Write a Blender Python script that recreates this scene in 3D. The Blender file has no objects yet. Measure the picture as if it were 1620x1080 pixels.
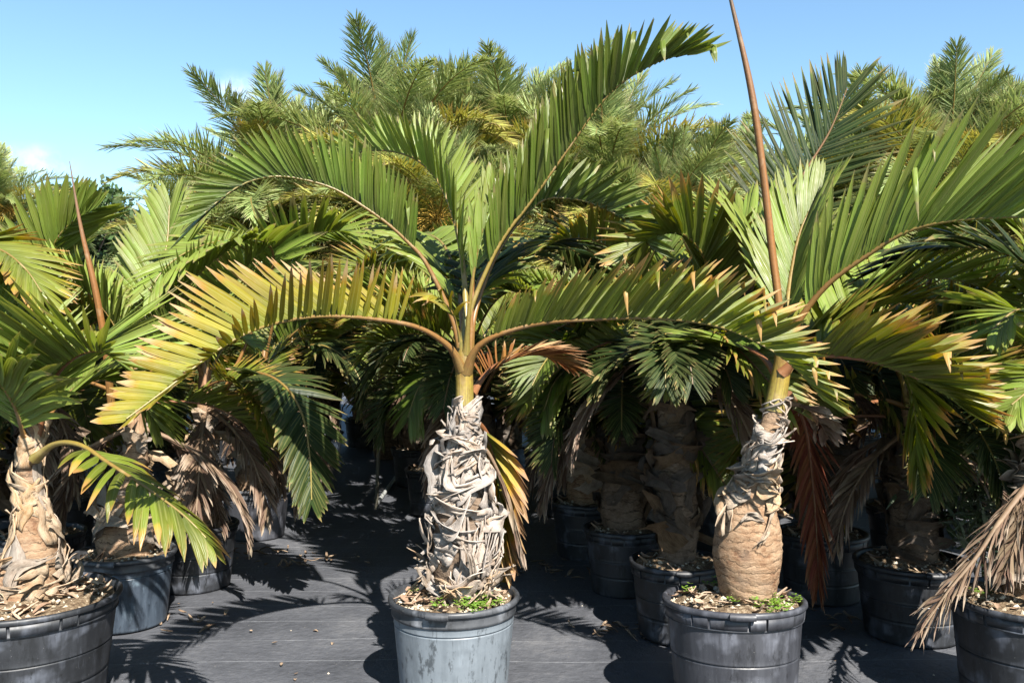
import bpy, math, random
import numpy as np
R = math.radians
C = bpy.context.scene.collection
SC = bpy.context.scene

# ------------------------------------------------------------------ camera, sky, sun, exposure
CAM_Z, F_PX, HORIZON = 1.7, 1400.0, 525.0
cam = bpy.data.objects.new('camera', bpy.data.cameras.new('camera'))
C.objects.link(cam)
cam.location = (0, 0, CAM_Z)
cam.rotation_euler = (R(90), 0, 0)
cam.data.sensor_width = 36
cam.data.lens = F_PX / 1620 * 36
cam.data.shift_y = -(540 - HORIZON) / 1620
cam.data.clip_end = 3000
SC.camera = cam

SUN_DIR = np.array([.40, -.95, 1.0]); SUN_DIR /= np.linalg.norm(SUN_DIR)      # towards the sun
SUN_EL = math.asin(SUN_DIR[2]); SUN_AZ = math.atan2(SUN_DIR[0], SUN_DIR[1])   # azimuth from +Y, clockwise
W = bpy.data.worlds.new('World'); SC.world = W; W.use_nodes = True
nt = W.node_tree; nt.nodes.clear()
sky = nt.nodes.new('ShaderNodeTexSky'); sky.sky_type = 'NISHITA'; sky.sun_disc = False
sky.sun_elevation = SUN_EL; sky.sun_rotation = SUN_AZ
sky.air_density = 1.0; sky.dust_density = 0.3; sky.ozone_density = 1.0
bg = nt.nodes.new('ShaderNodeBackground'); bg.inputs[1].default_value = 0.058
outw = nt.nodes.new('ShaderNodeOutputWorld')
# a few thin fair-weather clouds low in the sky
tc = nt.nodes.new('ShaderNodeTexCoord')
def cloud_mask(px, py, ax, az):
    d = np.array([(px - 810) / F_PX, 1, (HORIZON - py) / F_PX]); d /= np.linalg.norm(d)
    sub = nt.nodes.new('ShaderNodeVectorMath'); sub.operation = 'SUBTRACT'; sub.inputs[1].default_value = d
    nt.links.new(tc.outputs['Generated'], sub.inputs[0])
    mul = nt.nodes.new('ShaderNodeVectorMath'); mul.operation = 'MULTIPLY'; mul.inputs[1].default_value = (1 / ax, 1 / ax, 1 / az)
    nt.links.new(sub.outputs[0], mul.inputs[0])
    ln = nt.nodes.new('ShaderNodeVectorMath'); ln.operation = 'LENGTH'; nt.links.new(mul.outputs[0], ln.inputs[0])
    mr = nt.nodes.new('ShaderNodeMapRange'); mr.inputs[1].default_value = 1.0; mr.inputs[2].default_value = 0.0
    mr.interpolation_type = 'SMOOTHSTEP'
    nt.links.new(ln.outputs['Value'], mr.inputs[0])
    return mr.outputs[0]
noise = nt.nodes.new('ShaderNodeTexNoise'); noise.inputs['Scale'].default_value = 26; noise.inputs['Detail'].default_value = 8
noise.inputs['Roughness'].default_value = .6
nt.links.new(tc.outputs['Generated'], noise.inputs['Vector'])
nr = nt.nodes.new('ShaderNodeMapRange'); nr.inputs[1].default_value = .38; nr.inputs[2].default_value = .72
nt.links.new(noise.outputs[0], nr.inputs[0])
acc = None
for a in ((55, 256, .05, .022), (372, 152, .045, .03), (-400, 330, .2, .05), (2200, 200, .3, .06)):
    m = cloud_mask(*a)
    if acc is None: acc = m
    else:
        ad = nt.nodes.new('ShaderNodeMath'); ad.operation = 'MAXIMUM'; nt.links.new(acc, ad.inputs[0]); nt.links.new(m, ad.inputs[1]); acc = ad.outputs[0]
mm = nt.nodes.new('ShaderNodeMath'); mm.operation = 'MULTIPLY'; nt.links.new(acc, mm.inputs[0]); nt.links.new(nr.outputs[0], mm.inputs[1])
mm2 = nt.nodes.new('ShaderNodeMath'); mm2.operation = 'MULTIPLY'; nt.links.new(mm.outputs[0], mm2.inputs[0]); mm2.inputs[1].default_value = .75
tint = nt.nodes.new('ShaderNodeMix'); tint.data_type = 'RGBA'; tint.blend_type = 'MULTIPLY'; tint.inputs[0].default_value = 1
nt.links.new(sky.outputs[0], tint.inputs[6]); tint.inputs[7].default_value = (.90, 1.07, 1.10, 1)
mix = nt.nodes.new('ShaderNodeMix'); mix.data_type = 'RGBA'
nt.links.new(mm2.outputs[0], mix.inputs[0]); nt.links.new(tint.outputs[2], mix.inputs[6]); mix.inputs[7].default_value = (9, 9.4, 10, 1)
nt.links.new(mix.outputs[2], bg.inputs[0]); nt.links.new(bg.outputs[0], outw.inputs[0])

sun = bpy.data.objects.new('sun', bpy.data.lights.new('sun', 'SUN')); C.objects.link(sun)
sun.data.energy = 5.0; sun.data.angle = R(.53); sun.data.color = (1, .95, .87)
from mathutils import Vector
sun.rotation_euler = Vector(SUN_DIR).to_track_quat('Z', 'Y').to_euler()
sun.location = (4, -8, 10)
SC.view_settings.view_transform = 'Standard'; SC.view_settings.look = 'None'
SC.view_settings.exposure = 1.84; SC.view_settings.gamma = 1
SC.view_settings.use_curve_mapping = False
SC.cycles.max_bounces = 6; SC.cycles.diffuse_bounces = 3; SC.cycles.transparent_max_bounces = 4
SC.cycles.transmission_bounces = 4; SC.cycles.sample_clamp_indirect = 4

def P(px, py, Y):
    return np.array([(px - 810) / F_PX * Y, Y, CAM_Z - (py - HORIZON) / F_PX * Y])
def gy(py):                                    # depth of a ground point seen at row py
    return CAM_Z * F_PX / (py - HORIZON)

# ------------------------------------------------------------------ materials
ALB = .74
def dim(c): return tuple(x * ALB for x in c[:3])
class N:
    """tiny node helper"""
    def __init__(s, name):
        s.m = bpy.data.materials.new(name); s.m.use_nodes = True
        s.t = s.m.node_tree; s.t.nodes.clear()
        s.out = s.t.nodes.new('ShaderNodeOutputMaterial')
    def n(s, typ, ins=None, **kw):
        x = s.t.nodes.new('ShaderNode' + typ)
        for k, v in kw.items(): setattr(x, k, v)
        for k, v in (ins or {}).items():
            i = x.inputs[k]
            if hasattr(v, 'is_output'): s.t.links.new(v, i)
            else: i.default_value = v
        return x
    def math(s, op, a, b=0.0, c=0.0, clamp=False):
        return s.n('Math', {0: a, 1: b, 2: c}, operation=op, use_clamp=clamp).outputs[0]
    def noise(s, vec, scale, detail=4, rough=.55):
        return s.n('TexNoise', {'Vector': vec, 'Scale': scale, 'Detail': detail, 'Roughness': rough}).outputs[0]
    def ramp(s, fac, stops):
        x = s.n('ValToRGB', {0: fac}); e = x.color_ramp.elements
        while len(e) < len(stops): e.new(.5)
        for el, (p, c) in zip(e, stops):
            el.position = p; el.color = (*dim(c), 1)
        return x.outputs[0]
    def mixc(s, fac, a, b, blend='MIX'):
        x = s.n('Mix', {0: fac}, data_type='RGBA', blend_type=blend)
        for i, v in ((6, a), (7, b)):
            if hasattr(v, 'is_output'): s.t.links.new(v, x.inputs[i])
            else: x.inputs[i].default_value = (*dim(v), 1)
        return x.outputs[2]
    def range(s, v, a, b, c=0.0, d=1.0):
        return s.n('MapRange', {0: v, 1: a, 2: b, 3: c, 4: d}).outputs[0]
    def bump(s, h, strength=.3, dist=.01):
        return s.n('Bump', {'Height': h, 'Strength': strength, 'Distance': dist}).outputs[0]
    def principled(s, col, rough=.6, spec=.5, normal=None):
        ins = {'Base Color': col if hasattr(col, 'is_output') else (*col, 1), 'Roughness': rough, 'Specular IOR Level': spec}
        if normal is not None: ins['Normal'] = normal
        return s.n('BsdfPrincipled', ins).outputs[0]
    def done(s, sh):
        s.t.links.new(sh, s.out.inputs[0]); return s.m

def leaf_mat(name, base, mid, tip, burnt, tip_at=.8, rough=.42, trans=.32, spec=.45, rib=.35, spread=.32):
    k = N(name)
    at = k.n('Attribute', attribute_name='luv').outputs['Vector']
    sp = k.n('SeparateXYZ', {0: at})
    u, v, r = sp.outputs
    oi = k.n('ObjectInfo').outputs['Random']
    geo = k.n('NewGeometry').outputs['Position']
    nz = k.noise(geo, 6.0, 4)
    vv = k.math('ADD', v, k.math('MULTIPLY', k.math('SUBTRACT', r, .5), spread))
    vv = k.math('ADD', vv, k.math('MULTIPLY', k.math('SUBTRACT', nz, .5), .28))
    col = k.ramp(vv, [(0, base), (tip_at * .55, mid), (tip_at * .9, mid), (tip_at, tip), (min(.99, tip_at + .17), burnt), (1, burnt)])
    # streaks along the blade and brown flecks
    nf = k.noise(k.n('CombineXYZ', {0: k.math('MULTIPLY', u, 2.2), 1: k.math('MULTIPLY', v, 1.6), 2: k.math('MULTIPLY', r, 37)}).outputs[0], 2.2, 3)
    col = k.mixc(k.range(nf, .35, .75, 0, .45), col, k.n('HueSaturation', {'Hue': .487, 'Saturation': .95, 'Value': 1.45, 'Color': col}).outputs[0])
    hue = k.math('ADD', .485, k.math('MULTIPLY', r, .03))
    val = k.math('ADD', .72, k.math('ADD', k.math('MULTIPLY', r, .35), k.math('MULTIPLY', oi, .25)))
    col = k.n('HueSaturation', {'Hue': hue, 'Value': val, 'Saturation': 1.0, 'Color': col}).outputs[0]
    ribm = k.range(k.math('ABSOLUTE', u), .05, .16, rib, 0)
    col = k.mixc(ribm, col, (.30, .29, .10))
    edge = k.math('MULTIPLY', k.range(k.math('ABSOLUTE', u), .55, 1.0, 0, 1), k.range(k.math('ADD', v, k.math('MULTIPLY', k.noise(geo, 30, 4), .8)), .95, 1.3, 0, .65))
    col = k.mixc(edge, col, burnt)
    fl = k.range(k.noise(geo, 95, 2), .66, .75, 0, .4)
    col = k.mixc(fl, col, (.13, .075, .03))
    pl = k.math('SINE', k.math('MULTIPLY', u, 17))
    nrm = k.bump(k.math('ADD', pl, k.math('MULTIPLY', nf, 1.2)), .35, .0012)
    ro = k.range(k.noise(geo, 14, 3), .3, .7, rough - .08, rough + .16)
    p = k.principled(col, ro, spec, nrm)
    tcol = k.n('HueSaturation', {'Hue': .482, 'Saturation': 1.1, 'Value': 1.7, 'Color': col}).outputs[0]
    t = k.n('BsdfTranslucent', {'Color': tcol, 'Normal': nrm}).outputs[0]
    return k.done(k.n('MixShader', {0: trans, 1: p, 2: t}).outputs[0])

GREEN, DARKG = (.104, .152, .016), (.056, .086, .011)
TAN = (.20, .17, .06)
M = {}
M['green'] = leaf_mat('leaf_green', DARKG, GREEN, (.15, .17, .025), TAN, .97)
M['lime'] = leaf_mat('leaf_lime', (.108, .158, .019), (.172, .228, .032), (.20, .21, .035), TAN, .97)
M['olive'] = leaf_mat('leaf_olive', (.080, .112, .012), (.132, .162, .015), (.26, .19, .025), (.36, .19, .06), .86, spread=.45)
M['yellow'] = leaf_mat('leaf_yellow', (.115, .135, .010), (.205, .172, .010), (.27, .15, .014), (.34, .22, .11), .82, rough=.52, spec=.22, trans=.25, spread=.5)
M['yellowgreen'] = leaf_mat('leaf_yellowgreen', (.085, .115, .013), (.140, .158, .015), (.24, .19, .018), (.30, .16, .045), .82, trans=.28)
M['deep'] = leaf_mat('leaf_deep_shaded', (.016, .034, .012), (.030, .048, .012), (.09, .12, .03), (.2, .15, .06), .95, spec=.22)  # dark green leaf, with under-canopy shade also put into the colour
M['orange'] = leaf_mat('leaf_dry_orange', (.16, .07, .015), (.20, .085, .02), (.22, .11, .04), (.36, .22, .11), .7, rough=.6, trans=.2, spec=.2, rib=.15)
M['russet'] = leaf_mat('leaf_dry_russet', (.15, .042, .016), (.17, .05, .02), (.18, .065, .03), (.22, .12, .06), .85, rough=.62, trans=.12, spec=.2, rib=.2)
M['dead'] = leaf_mat('leaf_dead_brown', (.125, .08, .05), (.155, .105, .07), (.21, .155, .11), (.26, .2, .15), .7, rough=.75, trans=.1, spec=.15, rib=.1)
M['dying'] = leaf_mat('leaf_dying', (.10, .13, .02), (.30, .22, .025), (.42, .23, .03), (.30, .18, .09), .6, rough=.55, trans=.22, spec=.25)
M['date'] = leaf_mat('date_leaf_blue', (.16, .225, .065), (.24, .305, .10), (.34, .33, .12), (.26, .25, .14), .9, rough=.5, trans=.3)
M['date_old'] = leaf_mat('date_leaf_old', (.22, .25, .045), (.34, .33, .06), (.26, .21, .05), (.30, .2, .08), .8, rough=.5, trans=.2)
M['broad'] = leaf_mat('broad_leaf', (.05, .10, .02), (.08, .15, .03), (.1, .17, .035), (.12, .17, .04), .97, rough=.4, trans=.3, rib=.1)
M['tree_leaf'] = leaf_mat('tree_leaf', (.04, .075, .022), (.055, .095, .028), (.08, .12, .03), (.09, .12, .04), .97, trans=.25, rib=0)
M['shrub_leaf'] = leaf_mat('shrub_leaf', (.035, .06, .025), (.05, .08, .032), (.09, .12, .06), (.14, .15, .09), .95, rough=.32, spec=.6, trans=.2, rib=.1)
M['weed'] = leaf_mat('weed_leaf', (.10, .19, .025), (.15, .26, .035), (.2, .3, .05), (.2, .27, .06), .97, trans=.3, rib=0)

def stem_mat(name, stops, rough=.4):
    k = N(name)
    sp = k.n('SeparateXYZ', {0: k.n('Attribute', attribute_name='luv').outputs['Vector']})
    geo = k.n('NewGeometry').outputs['Position']
    nz = k.noise(geo, 18, 5)
    vv = k.math('ADD', sp.outputs[1], k.math('MULTIPLY', k.math('SUBTRACT', nz, .5), .3))
    col = k.ramp(vv, stops)
    st = k.noise(k.n('CombineXYZ', {0: k.math('MULTIPLY', sp.outputs[0], 26), 1: k.math('MULTIPLY', sp.outputs[1], 2.5), 2: 0.0}).outputs[0], 1.4, 4)
    col = k.mixc(k.range(st, .42, .66, 0, .6), col, (.09, .055, .025))
    col = k.mixc(k.range(k.noise(geo, 70, 4), .5, .75, 0, .55), col, (.14, .06, .025))
    col = k.mixc(k.range(k.noise(geo, 9, 4), .58, .75, 0, .4), col, (.45, .33, .2))
    return k.done(k.principled(col, rough, .4, k.bump(k.noise(geo, 60, 4), .25, .004)))
M['petiole'] = stem_mat('petiole', [(0, (.20, .125, .035)), (.10, (.24, .115, .03)), (.35, (.20, .11, .03)), (.7, (.19, .15, .03)), (1, (.25, .21, .05))])
M['petiole_y'] = stem_mat('petiole_yellow', [(0, (.22, .18, .045)), (.3, (.25, .185, .035)), (.6, (.20, .13, .03)), (1, (.22, .18, .05))])
M['petiole_red'] = stem_mat('petiole_red', [(0, (.24, .10, .04)), (.4, (.19, .065, .03)), (1, (.14, .09, .03))])
M['petiole_dead'] = stem_mat('petiole_dead', [(0, (.20, .13, .08)), (1, (.24, .17, .11))], .7)
M['spear'] = stem_mat('spear_leaf', [(0, (.24, .13, .035)), (.3, (.28, .12, .032)), (.6, (.25, .11, .035)), (.85, (.20, .11, .06)), (1, (.10, .08, .06))], .45)
M['crownshaft'] = stem_mat('crownshaft', [(0, (.25, .22, .06)), (.3, (.28, .21, .035)), (.5, (.25, .155, .03)), (.68, (.20, .15, .035)), (.85, (.13, .14, .04)), (1, (.12, .14, .05))], .38)
M['crownshaft_dull'] = stem_mat('crownshaft_dull', [(0, (.30, .2, .12)), (.5, (.32, .17, .09)), (1, (.27, .15, .05))], .5)

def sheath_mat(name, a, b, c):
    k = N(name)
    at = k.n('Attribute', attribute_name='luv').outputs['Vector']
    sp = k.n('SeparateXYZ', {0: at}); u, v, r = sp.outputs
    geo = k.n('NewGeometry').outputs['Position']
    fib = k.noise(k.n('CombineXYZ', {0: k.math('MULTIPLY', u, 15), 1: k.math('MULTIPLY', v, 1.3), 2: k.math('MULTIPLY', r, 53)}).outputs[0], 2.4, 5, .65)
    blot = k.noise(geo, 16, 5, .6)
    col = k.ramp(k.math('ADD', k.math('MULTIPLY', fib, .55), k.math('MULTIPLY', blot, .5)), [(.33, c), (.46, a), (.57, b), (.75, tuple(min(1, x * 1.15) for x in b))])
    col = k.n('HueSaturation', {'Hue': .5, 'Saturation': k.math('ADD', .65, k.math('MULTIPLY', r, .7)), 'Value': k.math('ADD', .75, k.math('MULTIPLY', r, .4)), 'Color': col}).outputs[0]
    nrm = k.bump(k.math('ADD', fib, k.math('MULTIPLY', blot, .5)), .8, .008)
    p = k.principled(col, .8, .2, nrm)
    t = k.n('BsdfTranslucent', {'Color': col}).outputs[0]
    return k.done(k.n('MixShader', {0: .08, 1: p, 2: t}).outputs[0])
M['sheath'] = sheath_mat('dead_leaf_base', (.37, .30, .245), (.50, .435, .38), (.13, .08, .05))
M['sheath_shaded_brown'] = sheath_mat('dead_leaf_base_shaded_brown', (.095, .066, .045), (.16, .118, .085), (.04, .024, .015))  # brown fibre darkened further: shade of the back rows painted into it
M['sheath_tan'] = sheath_mat('dead_leaf_base_tan', (.34, .24, .16), (.46, .37, .28), (.14, .08, .045))

def bark_mat(name, a, b, c, rings=38, bumps=.7):
    k = N(name)
    geo = k.n('NewGeometry').outputs['Position']
    sp = k.n('SeparateXYZ', {0: geo})
    wob = k.math('MULTIPLY', k.noise(geo, 8, 5, .65), .13)
    ring = k.math('SINE', k.math('MULTIPLY', k.math('ADD', sp.outputs[2], wob), rings * 6.283))
    fine = k.noise(k.n('VectorMath', {0: geo, 1: (38, 38, 95)}, operation='MULTIPLY').outputs[0], 1.0, 6, .75)
    big = k.noise(geo, 11, 5, .6)
    h = k.math('ADD', k.math('MULTIPLY', ring, .13), k.math('ADD', fine, big))
    col = k.ramp(k.math('ADD', k.math('MULTIPLY', fine, .5), k.math('MULTIPLY', big, .5)), [(.36, c), (.46, a), (.58, b)])
    col = k.mixc(k.math('MULTIPLY', k.range(ring, -1, -.8, .95, 0), k.range(k.noise(geo, 22, 3), .3, .55, .1, 1)), col, tuple(x * .3 for x in a))
    col = k.mixc(k.range(k.noise(geo, 4.5, 5), .52, .68, 0, .55), col, (.20, .15, .115))
    return k.done(k.principled(col, .85, .15, k.bump(h, bumps, .012)))
M['bark'] = bark_mat('ringed_bark', (.255, .155, .09), (.36, .245, .155), (.13, .055, .028), 24)
M['bark_dark'] = bark_mat('fibrous_bark', (.14, .095, .062), (.22, .16, .115), (.055, .033, .02), 16)
M['wood'] = bark_mat('tree_bark', (.12, .09, .065), (.2, .16, .12), (.05, .04, .03), 3)

def pot_mat(name, base, dust, dustamt, streak):
    k = N(name)
    tcd = k.n('TexCoord').outputs['Object']
    oi = k.n('ObjectInfo').outputs['Random']
    pos = k.n('VectorMath', {0: tcd, 1: k.n('CombineXYZ', {0: k.math('MULTIPLY', oi, 31), 1: 0.0, 2: 0.0}).outputs[0]}, operation='ADD').outputs[0]
    big = k.noise(pos, 5.5, 5, .6)
    ver = k.noise(k.n('VectorMath', {0: pos, 1: (26, 26, 2.4)}, operation='MULTIPLY').outputs[0], 1, 4, .6)
    f = k.math('ADD', k.math('MULTIPLY', big, 1 - streak), k.math('MULTIPLY', ver, streak))
    fac = k.range(f, .55 - dustamt * .4, .72 - dustamt * .25, .05, .3 + .65 * dustamt)
    col = k.mixc(fac, base, dust)
    scr = k.range(k.noise(k.n('VectorMath', {0: pos, 1: (90, 90, 9)}, operation='MULTIPLY').outputs[0], 1, 3), .62, .72, 0, .6)
    col = k.mixc(scr, col, tuple(x * .55 for x in base) if dustamt > .5 else dust)
    spk = k.range(k.noise(pos, 170, 2), .74, .78, 0, .5)
    pt = k.math('MULTIPLY', k.range(k.noise(pos, 7, 3, .5), .54, .66, 0, 1), k.range(ver, .35, .6, .15, .75))
    col = k.mixc(pt, col, tuple(min(.32, x * 2.2) for x in dust) if dustamt < .5 else tuple(x * 1.2 for x in dust))
    sc2 = k.range(k.noise(k.n('VectorMath', {0: pos, 1: (17, 17, 6.5)}, operation='MULTIPLY').outputs[0], 1, 7, .75), .55, .62, 0, .75)
    col = k.mixc(sc2, col, tuple(x * .45 for x in base))
    col = k.mixc(spk, col, (.5, .48, .44))
    ro = k.range(f, .35, .65, .38, .62)
    return k.done(k.principled(col, ro, .45, k.bump(k.math('ADD', ver, big), .2, .004)))
M['pot_grey'] = pot_mat('pot_weathered_grey', (.052, .062, .072), (.165, .19, .215), .85, .4)
M['pot_black'] = pot_mat('pot_black_plastic', (.011, .012, .014), (.05, .055, .068), .25, .45)
M['pot_slate'] = pot_mat('pot_slate_plastic', (.027, .028, .034), (.06, .063, .075), .35, .6)
M['pot_blue'] = pot_mat('pot_bluish_plastic', (.022, .03, .043), (.09, .12, .16), .45, .7)
M['pot_rim'] = pot_mat('pot_rim_plastic', (.024, .026, .03), (.09, .095, .105), .35, .2)

def soil_mat():
    k = N('potting_soil')
    geo = k.n('NewGeometry').outputs['Position']
    a = k.noise(geo, 40, 5, .7); b = k.noise(geo, 150, 3, .6)
    col = k.ramp(a, [(.3, (.07, .045, .028)), (.5, (.18, .125, .075)), (.68, (.40, .32, .22))])
    return k.done(k.principled(col, .9, .15, k.bump(k.math('ADD', a, b), .8, .015)))
M['soil'] = soil_mat()
def simple_mat(name, a, b, scale, rough=.8, spec=.3):
    k = N(name)
    geo = k.n('NewGeometry').outputs['Position']
    n_ = k.noise(geo, scale, 4)
    r = k.n('SeparateXYZ', {0: k.n('Attribute', attribute_name='luv').outputs['Vector']}).outputs[2]
    f = k.math('ADD', k.math('MULTIPLY', n_, .5), k.math('MULTIPLY', r, .5))
    return k.done(k.principled(k.ramp(f, [(.2, a), (.75, b)]), rough, spec, k.bump(n_, .4, .004)))
M['pebble'] = simple_mat('limestone_gravel', (.24, .18, .12), (.55, .48, .37), 40)
M['chip'] = simple_mat('litter_chips', (.20, .12, .075), (.46, .34, .24), 60)
M['litter'] = simple_mat('dry_litter', (.10, .06, .035), (.30, .22, .15), 30)
M['stake'] = simple_mat('weathered_stake', (.13, .12, .09), (.25, .22, .17), 30, .7)
M['pipe'] = simple_mat('grey_pipe', (.32, .33, .32), (.48, .48, .46), 14, .45, .5)
M['flower'] = simple_mat('orange_flower_stalks', (.36, .20, .03), (.55, .36, .07), 9, .6)
M['thatch'] = simple_mat('dry_thatch', (.22, .12, .06), (.46, .34, .22), 16, .8, .2)

def mat_ground():
    k = N('woven_weed_mat')
    geo = k.n('NewGeometry').outputs['Position']
    sp = k.n('SeparateXYZ', {0: geo}); x, y, z = sp.outputs
    wob = k.math('MULTIPLY', k.math('SUBTRACT', k.noise(geo, .9, 2), .5), .05)
    yy = k.math('ADD', k.math('ADD', y, wob), k.math('MULTIPLY', x, -.012))
    fr = k.math('ABSOLUTE', k.math('SUBTRACT', k.math('FRACT', k.math('DIVIDE', k.math('ADD', yy, .065), .31)), .5))
    line = k.range(fr, .490, .4985, 0, 1)
    line = k.math('MULTIPLY', line, k.range(k.noise(geo, 5, 4), .3, .55, .3, 1.0))
    weave = k.math('MULTIPLY', k.math('SINE', k.math('MULTIPLY', x, 1400)), k.math('SINE', k.math('MULTIPLY', y, 1400)))
    big = k.noise(geo, 1.6, 6, .62); fin = k.noise(geo, 22, 5, .7); thr = k.noise(k.n('VectorMath', {0: geo, 1: (9, 140, 1)}, operation='MULTIPLY').outputs[0], 1, 3)
    d = k.math('ADD', k.math('MULTIPLY', big, .55), k.math('ADD', k.math('MULTIPLY', fin, .25), k.math('MULTIPLY', thr, .2)))
    col = k.ramp(d, [(.36, (.045, .048, .056)), (.52, (.076, .080, .092)), (.66, (.125, .127, .136))])
    col = k.mixc(line, col, (.26, .27, .29))
    spk = k.range(k.noise(geo, 75, 2), .73, .77, 0, .8)
    col = k.mixc(spk, col, (.35, .31, .26))
    ro = k.range(d, .35, .65, .5, .72)
    n1 = k.bump(weave, .12, .001)
    b = k.n('Bump', {'Height': k.math('ADD', k.math('MULTIPLY', big, 2.5), fin), 'Strength': .5, 'Distance': .03, 'Normal': n1}).outputs[0]
    return k.done(k.principled(col, ro, .42, b))
M['ground'] = mat_ground()

# ------------------------------------------------------------------ mesh helpers
class Geo:
    def __init__(s): s.v = []; s.f = []; s.a = []; s.m = []; s.n = 0
    def add(s, v, f, a=None, mi=0):
        v = np.asarray(v, float).reshape(-1, 3); f = np.asarray(f, int)
        a = np.zeros_like(v) if a is None else np.asarray(a, float).reshape(-1, 3)
        s.v.append(v); s.a.append(a)
        s.f.append(f + s.n); s.m.append(np.full(len(f), mi)); s.n += len(v)
        return s
    def mesh(s, name, mats, smooth=True, off=None):
        v = np.concatenate(s.v); a = np.concatenate(s.a)
        if off is not None: v = v - np.asarray(off)
        me = bpy.data.meshes.new(name)
        tot = [x for x in s.f]
        loops = np.concatenate([x.ravel() for x in tot]); cnt = np.concatenate([np.full(len(x), x.shape[1]) for x in tot])
        me.vertices.add(len(v)); me.vertices.foreach_set('co', v.ravel().astype(np.float32))
        me.loops.add(len(loops)); me.loops.foreach_set('vertex_index', loops.astype(np.int32))
        me.polygons.add(len(cnt)); st = np.concatenate([[0], np.cumsum(cnt)[:-1]])
        me.polygons.foreach_set('loop_start', st.astype(np.int32))
        me.polygons.foreach_set('material_index', np.concatenate(s.m).astype(np.int32))
        me.polygons.foreach_set('use_smooth', np.full(len(cnt), smooth))
        at = me.attributes.new('luv', 'FLOAT_VECTOR', 'POINT'); at.data.foreach_set('vector', a.ravel().astype(np.float32))
        for m in mats if isinstance(mats, (list, tuple)) else [mats]: me.materials.append(m)
        me.update(calc_edges=True)
        return me
def obj(name, me, parent=None, loc=None, rot=None, scale=None):
    o = bpy.data.objects.new(name, me); C.objects.link(o)
    if parent is not None: o.parent = parent
    if loc is not None: o.location = loc
    if rot is not None: o.rotation_euler = rot
    if scale is not None: o.scale = (scale,) * 3 if np.isscalar(scale) else scale
    return o
def tag(o, label=None, cat=None, group=None, kind=None):
    if label: o['label'] = label
    if cat: o['category'] = cat
    if group: o['group'] = group
    if kind: o['kind'] = kind
    return o
def thing(name, label, cat, loc, group=None):
    o = bpy.data.objects.new(name, None); o.empty_display_size = .1; C.objects.link(o); o.location = loc
    return tag(o, label, cat, group)
def nrm(x): return x / np.maximum(np.linalg.norm(x, axis=-1, keepdims=True), 1e-9)
def grid_faces(rows, cols, closed=False):
    i, j = np.meshgrid(np.arange(rows - 1), np.arange(cols if closed else cols - 1), indexing='ij')
    j2 = (j + 1) % cols
    return np.stack([i * cols + j, i * cols + j2, (i + 1) * cols + j2, (i + 1) * cols + j], -1).reshape(-1, 4)
def curve(pts, m=40):
    """Catmull-Rom through the points, resampled to even arc length"""
    p = np.asarray(pts, float); p = np.vstack([2 * p[0] - p[1], p, 2 * p[-1] - p[-2]])
    out = []
    for i in range(1, len(p) - 2):
        for t in np.linspace(0, 1, 14, endpoint=False):
            a, b, c, d = p[i - 1:i + 3]
            out.append(.5 * (2 * b + (c - a) * t + (2 * a - 5 * b + 4 * c - d) * t * t + (3 * b - a - 3 * c + d) * t ** 3))
    out.append(p[-2]); out = np.array(out)
    s = np.concatenate([[0], np.cumsum(np.linalg.norm(np.diff(out, axis=0), axis=1))])
    q = np.linspace(0, s[-1], m)
    return np.stack([np.interp(q, s, out[:, k]) for k in range(3)], 1)
def tangents(c): return nrm(np.gradient(c, axis=0))
def tube(g, c, rad, sides=8, mi=0, rnd=0., flat=1., noise=0., rng=None, cap=True, ridge=0.):
    T = tangents(c); ref = np.array([0, 0, 1.]) if abs(T[:, 2]).mean() < .85 else np.array([0, -1., 0])
    U = nrm(ref - (T @ ref)[:, None] * T); S = np.cross(T, U)
    th = np.linspace(0, 2 * np.pi, sides, endpoint=False)
    r = np.broadcast_to(np.asarray(rad, float), (len(c),))
    rr = r[:, None] * np.ones(sides)
    if ridge: rr = rr * (1 - ridge * (np.arange(sides) % 2))
    if noise: rr = rr * (1 + noise * rng.normal(size=rr.shape))
    v = c[:, None] + rr[..., None] * (np.cos(th)[None, :, None] * S[:, None] + flat * np.sin(th)[None, :, None] * U[:, None])
    a = np.zeros_like(v); a[..., 0] = th / 6.283; a[..., 1] = np.linspace(0, 1, len(c))[:, None]; a[..., 2] = rnd
    g.add(v, grid_faces(len(c), sides, True), a, mi)
    if cap:
        n = len(c) * sides
        for k, base in ((0, 0), (-1, n - sides)):
            ring = v.reshape(-1, 3)[base:base + sides]
            ce = ring.mean(0)
            idx = np.arange(sides)
            aa = np.zeros((sides + 1, 3)); aa[:, 1] = 0 if k == 0 else 1; aa[:, 2] = rnd
            tri = np.stack([idx, (idx + 1) % sides, np.full(sides, sides)], 1)
            if k == 0: tri = tri[:, ::-1]
            g.add(np.vstack([ring, ce]), tri, aa, mi)
    return g
def lathe(g, prof, seg=48, mi=0, center=(0, 0, 0), wob=0., rng=None):
    p = np.asarray(prof, float); th = np.linspace(0, 2 * np.pi, seg, endpoint=False)
    r = p[:, 0][:, None] * np.ones(seg)
    if wob: r = r * (1 + wob * np.sin(2 * th + 1)[None] + wob * .6 * np.sin(3 * th + 2)[None])
    v = np.stack([r * np.cos(th), r * np.sin(th), p[:, 1][:, None] * np.ones(seg)], -1) + np.asarray(center)
    g.add(v, grid_faces(len(p), seg, True), None, mi)
    return g

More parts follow.
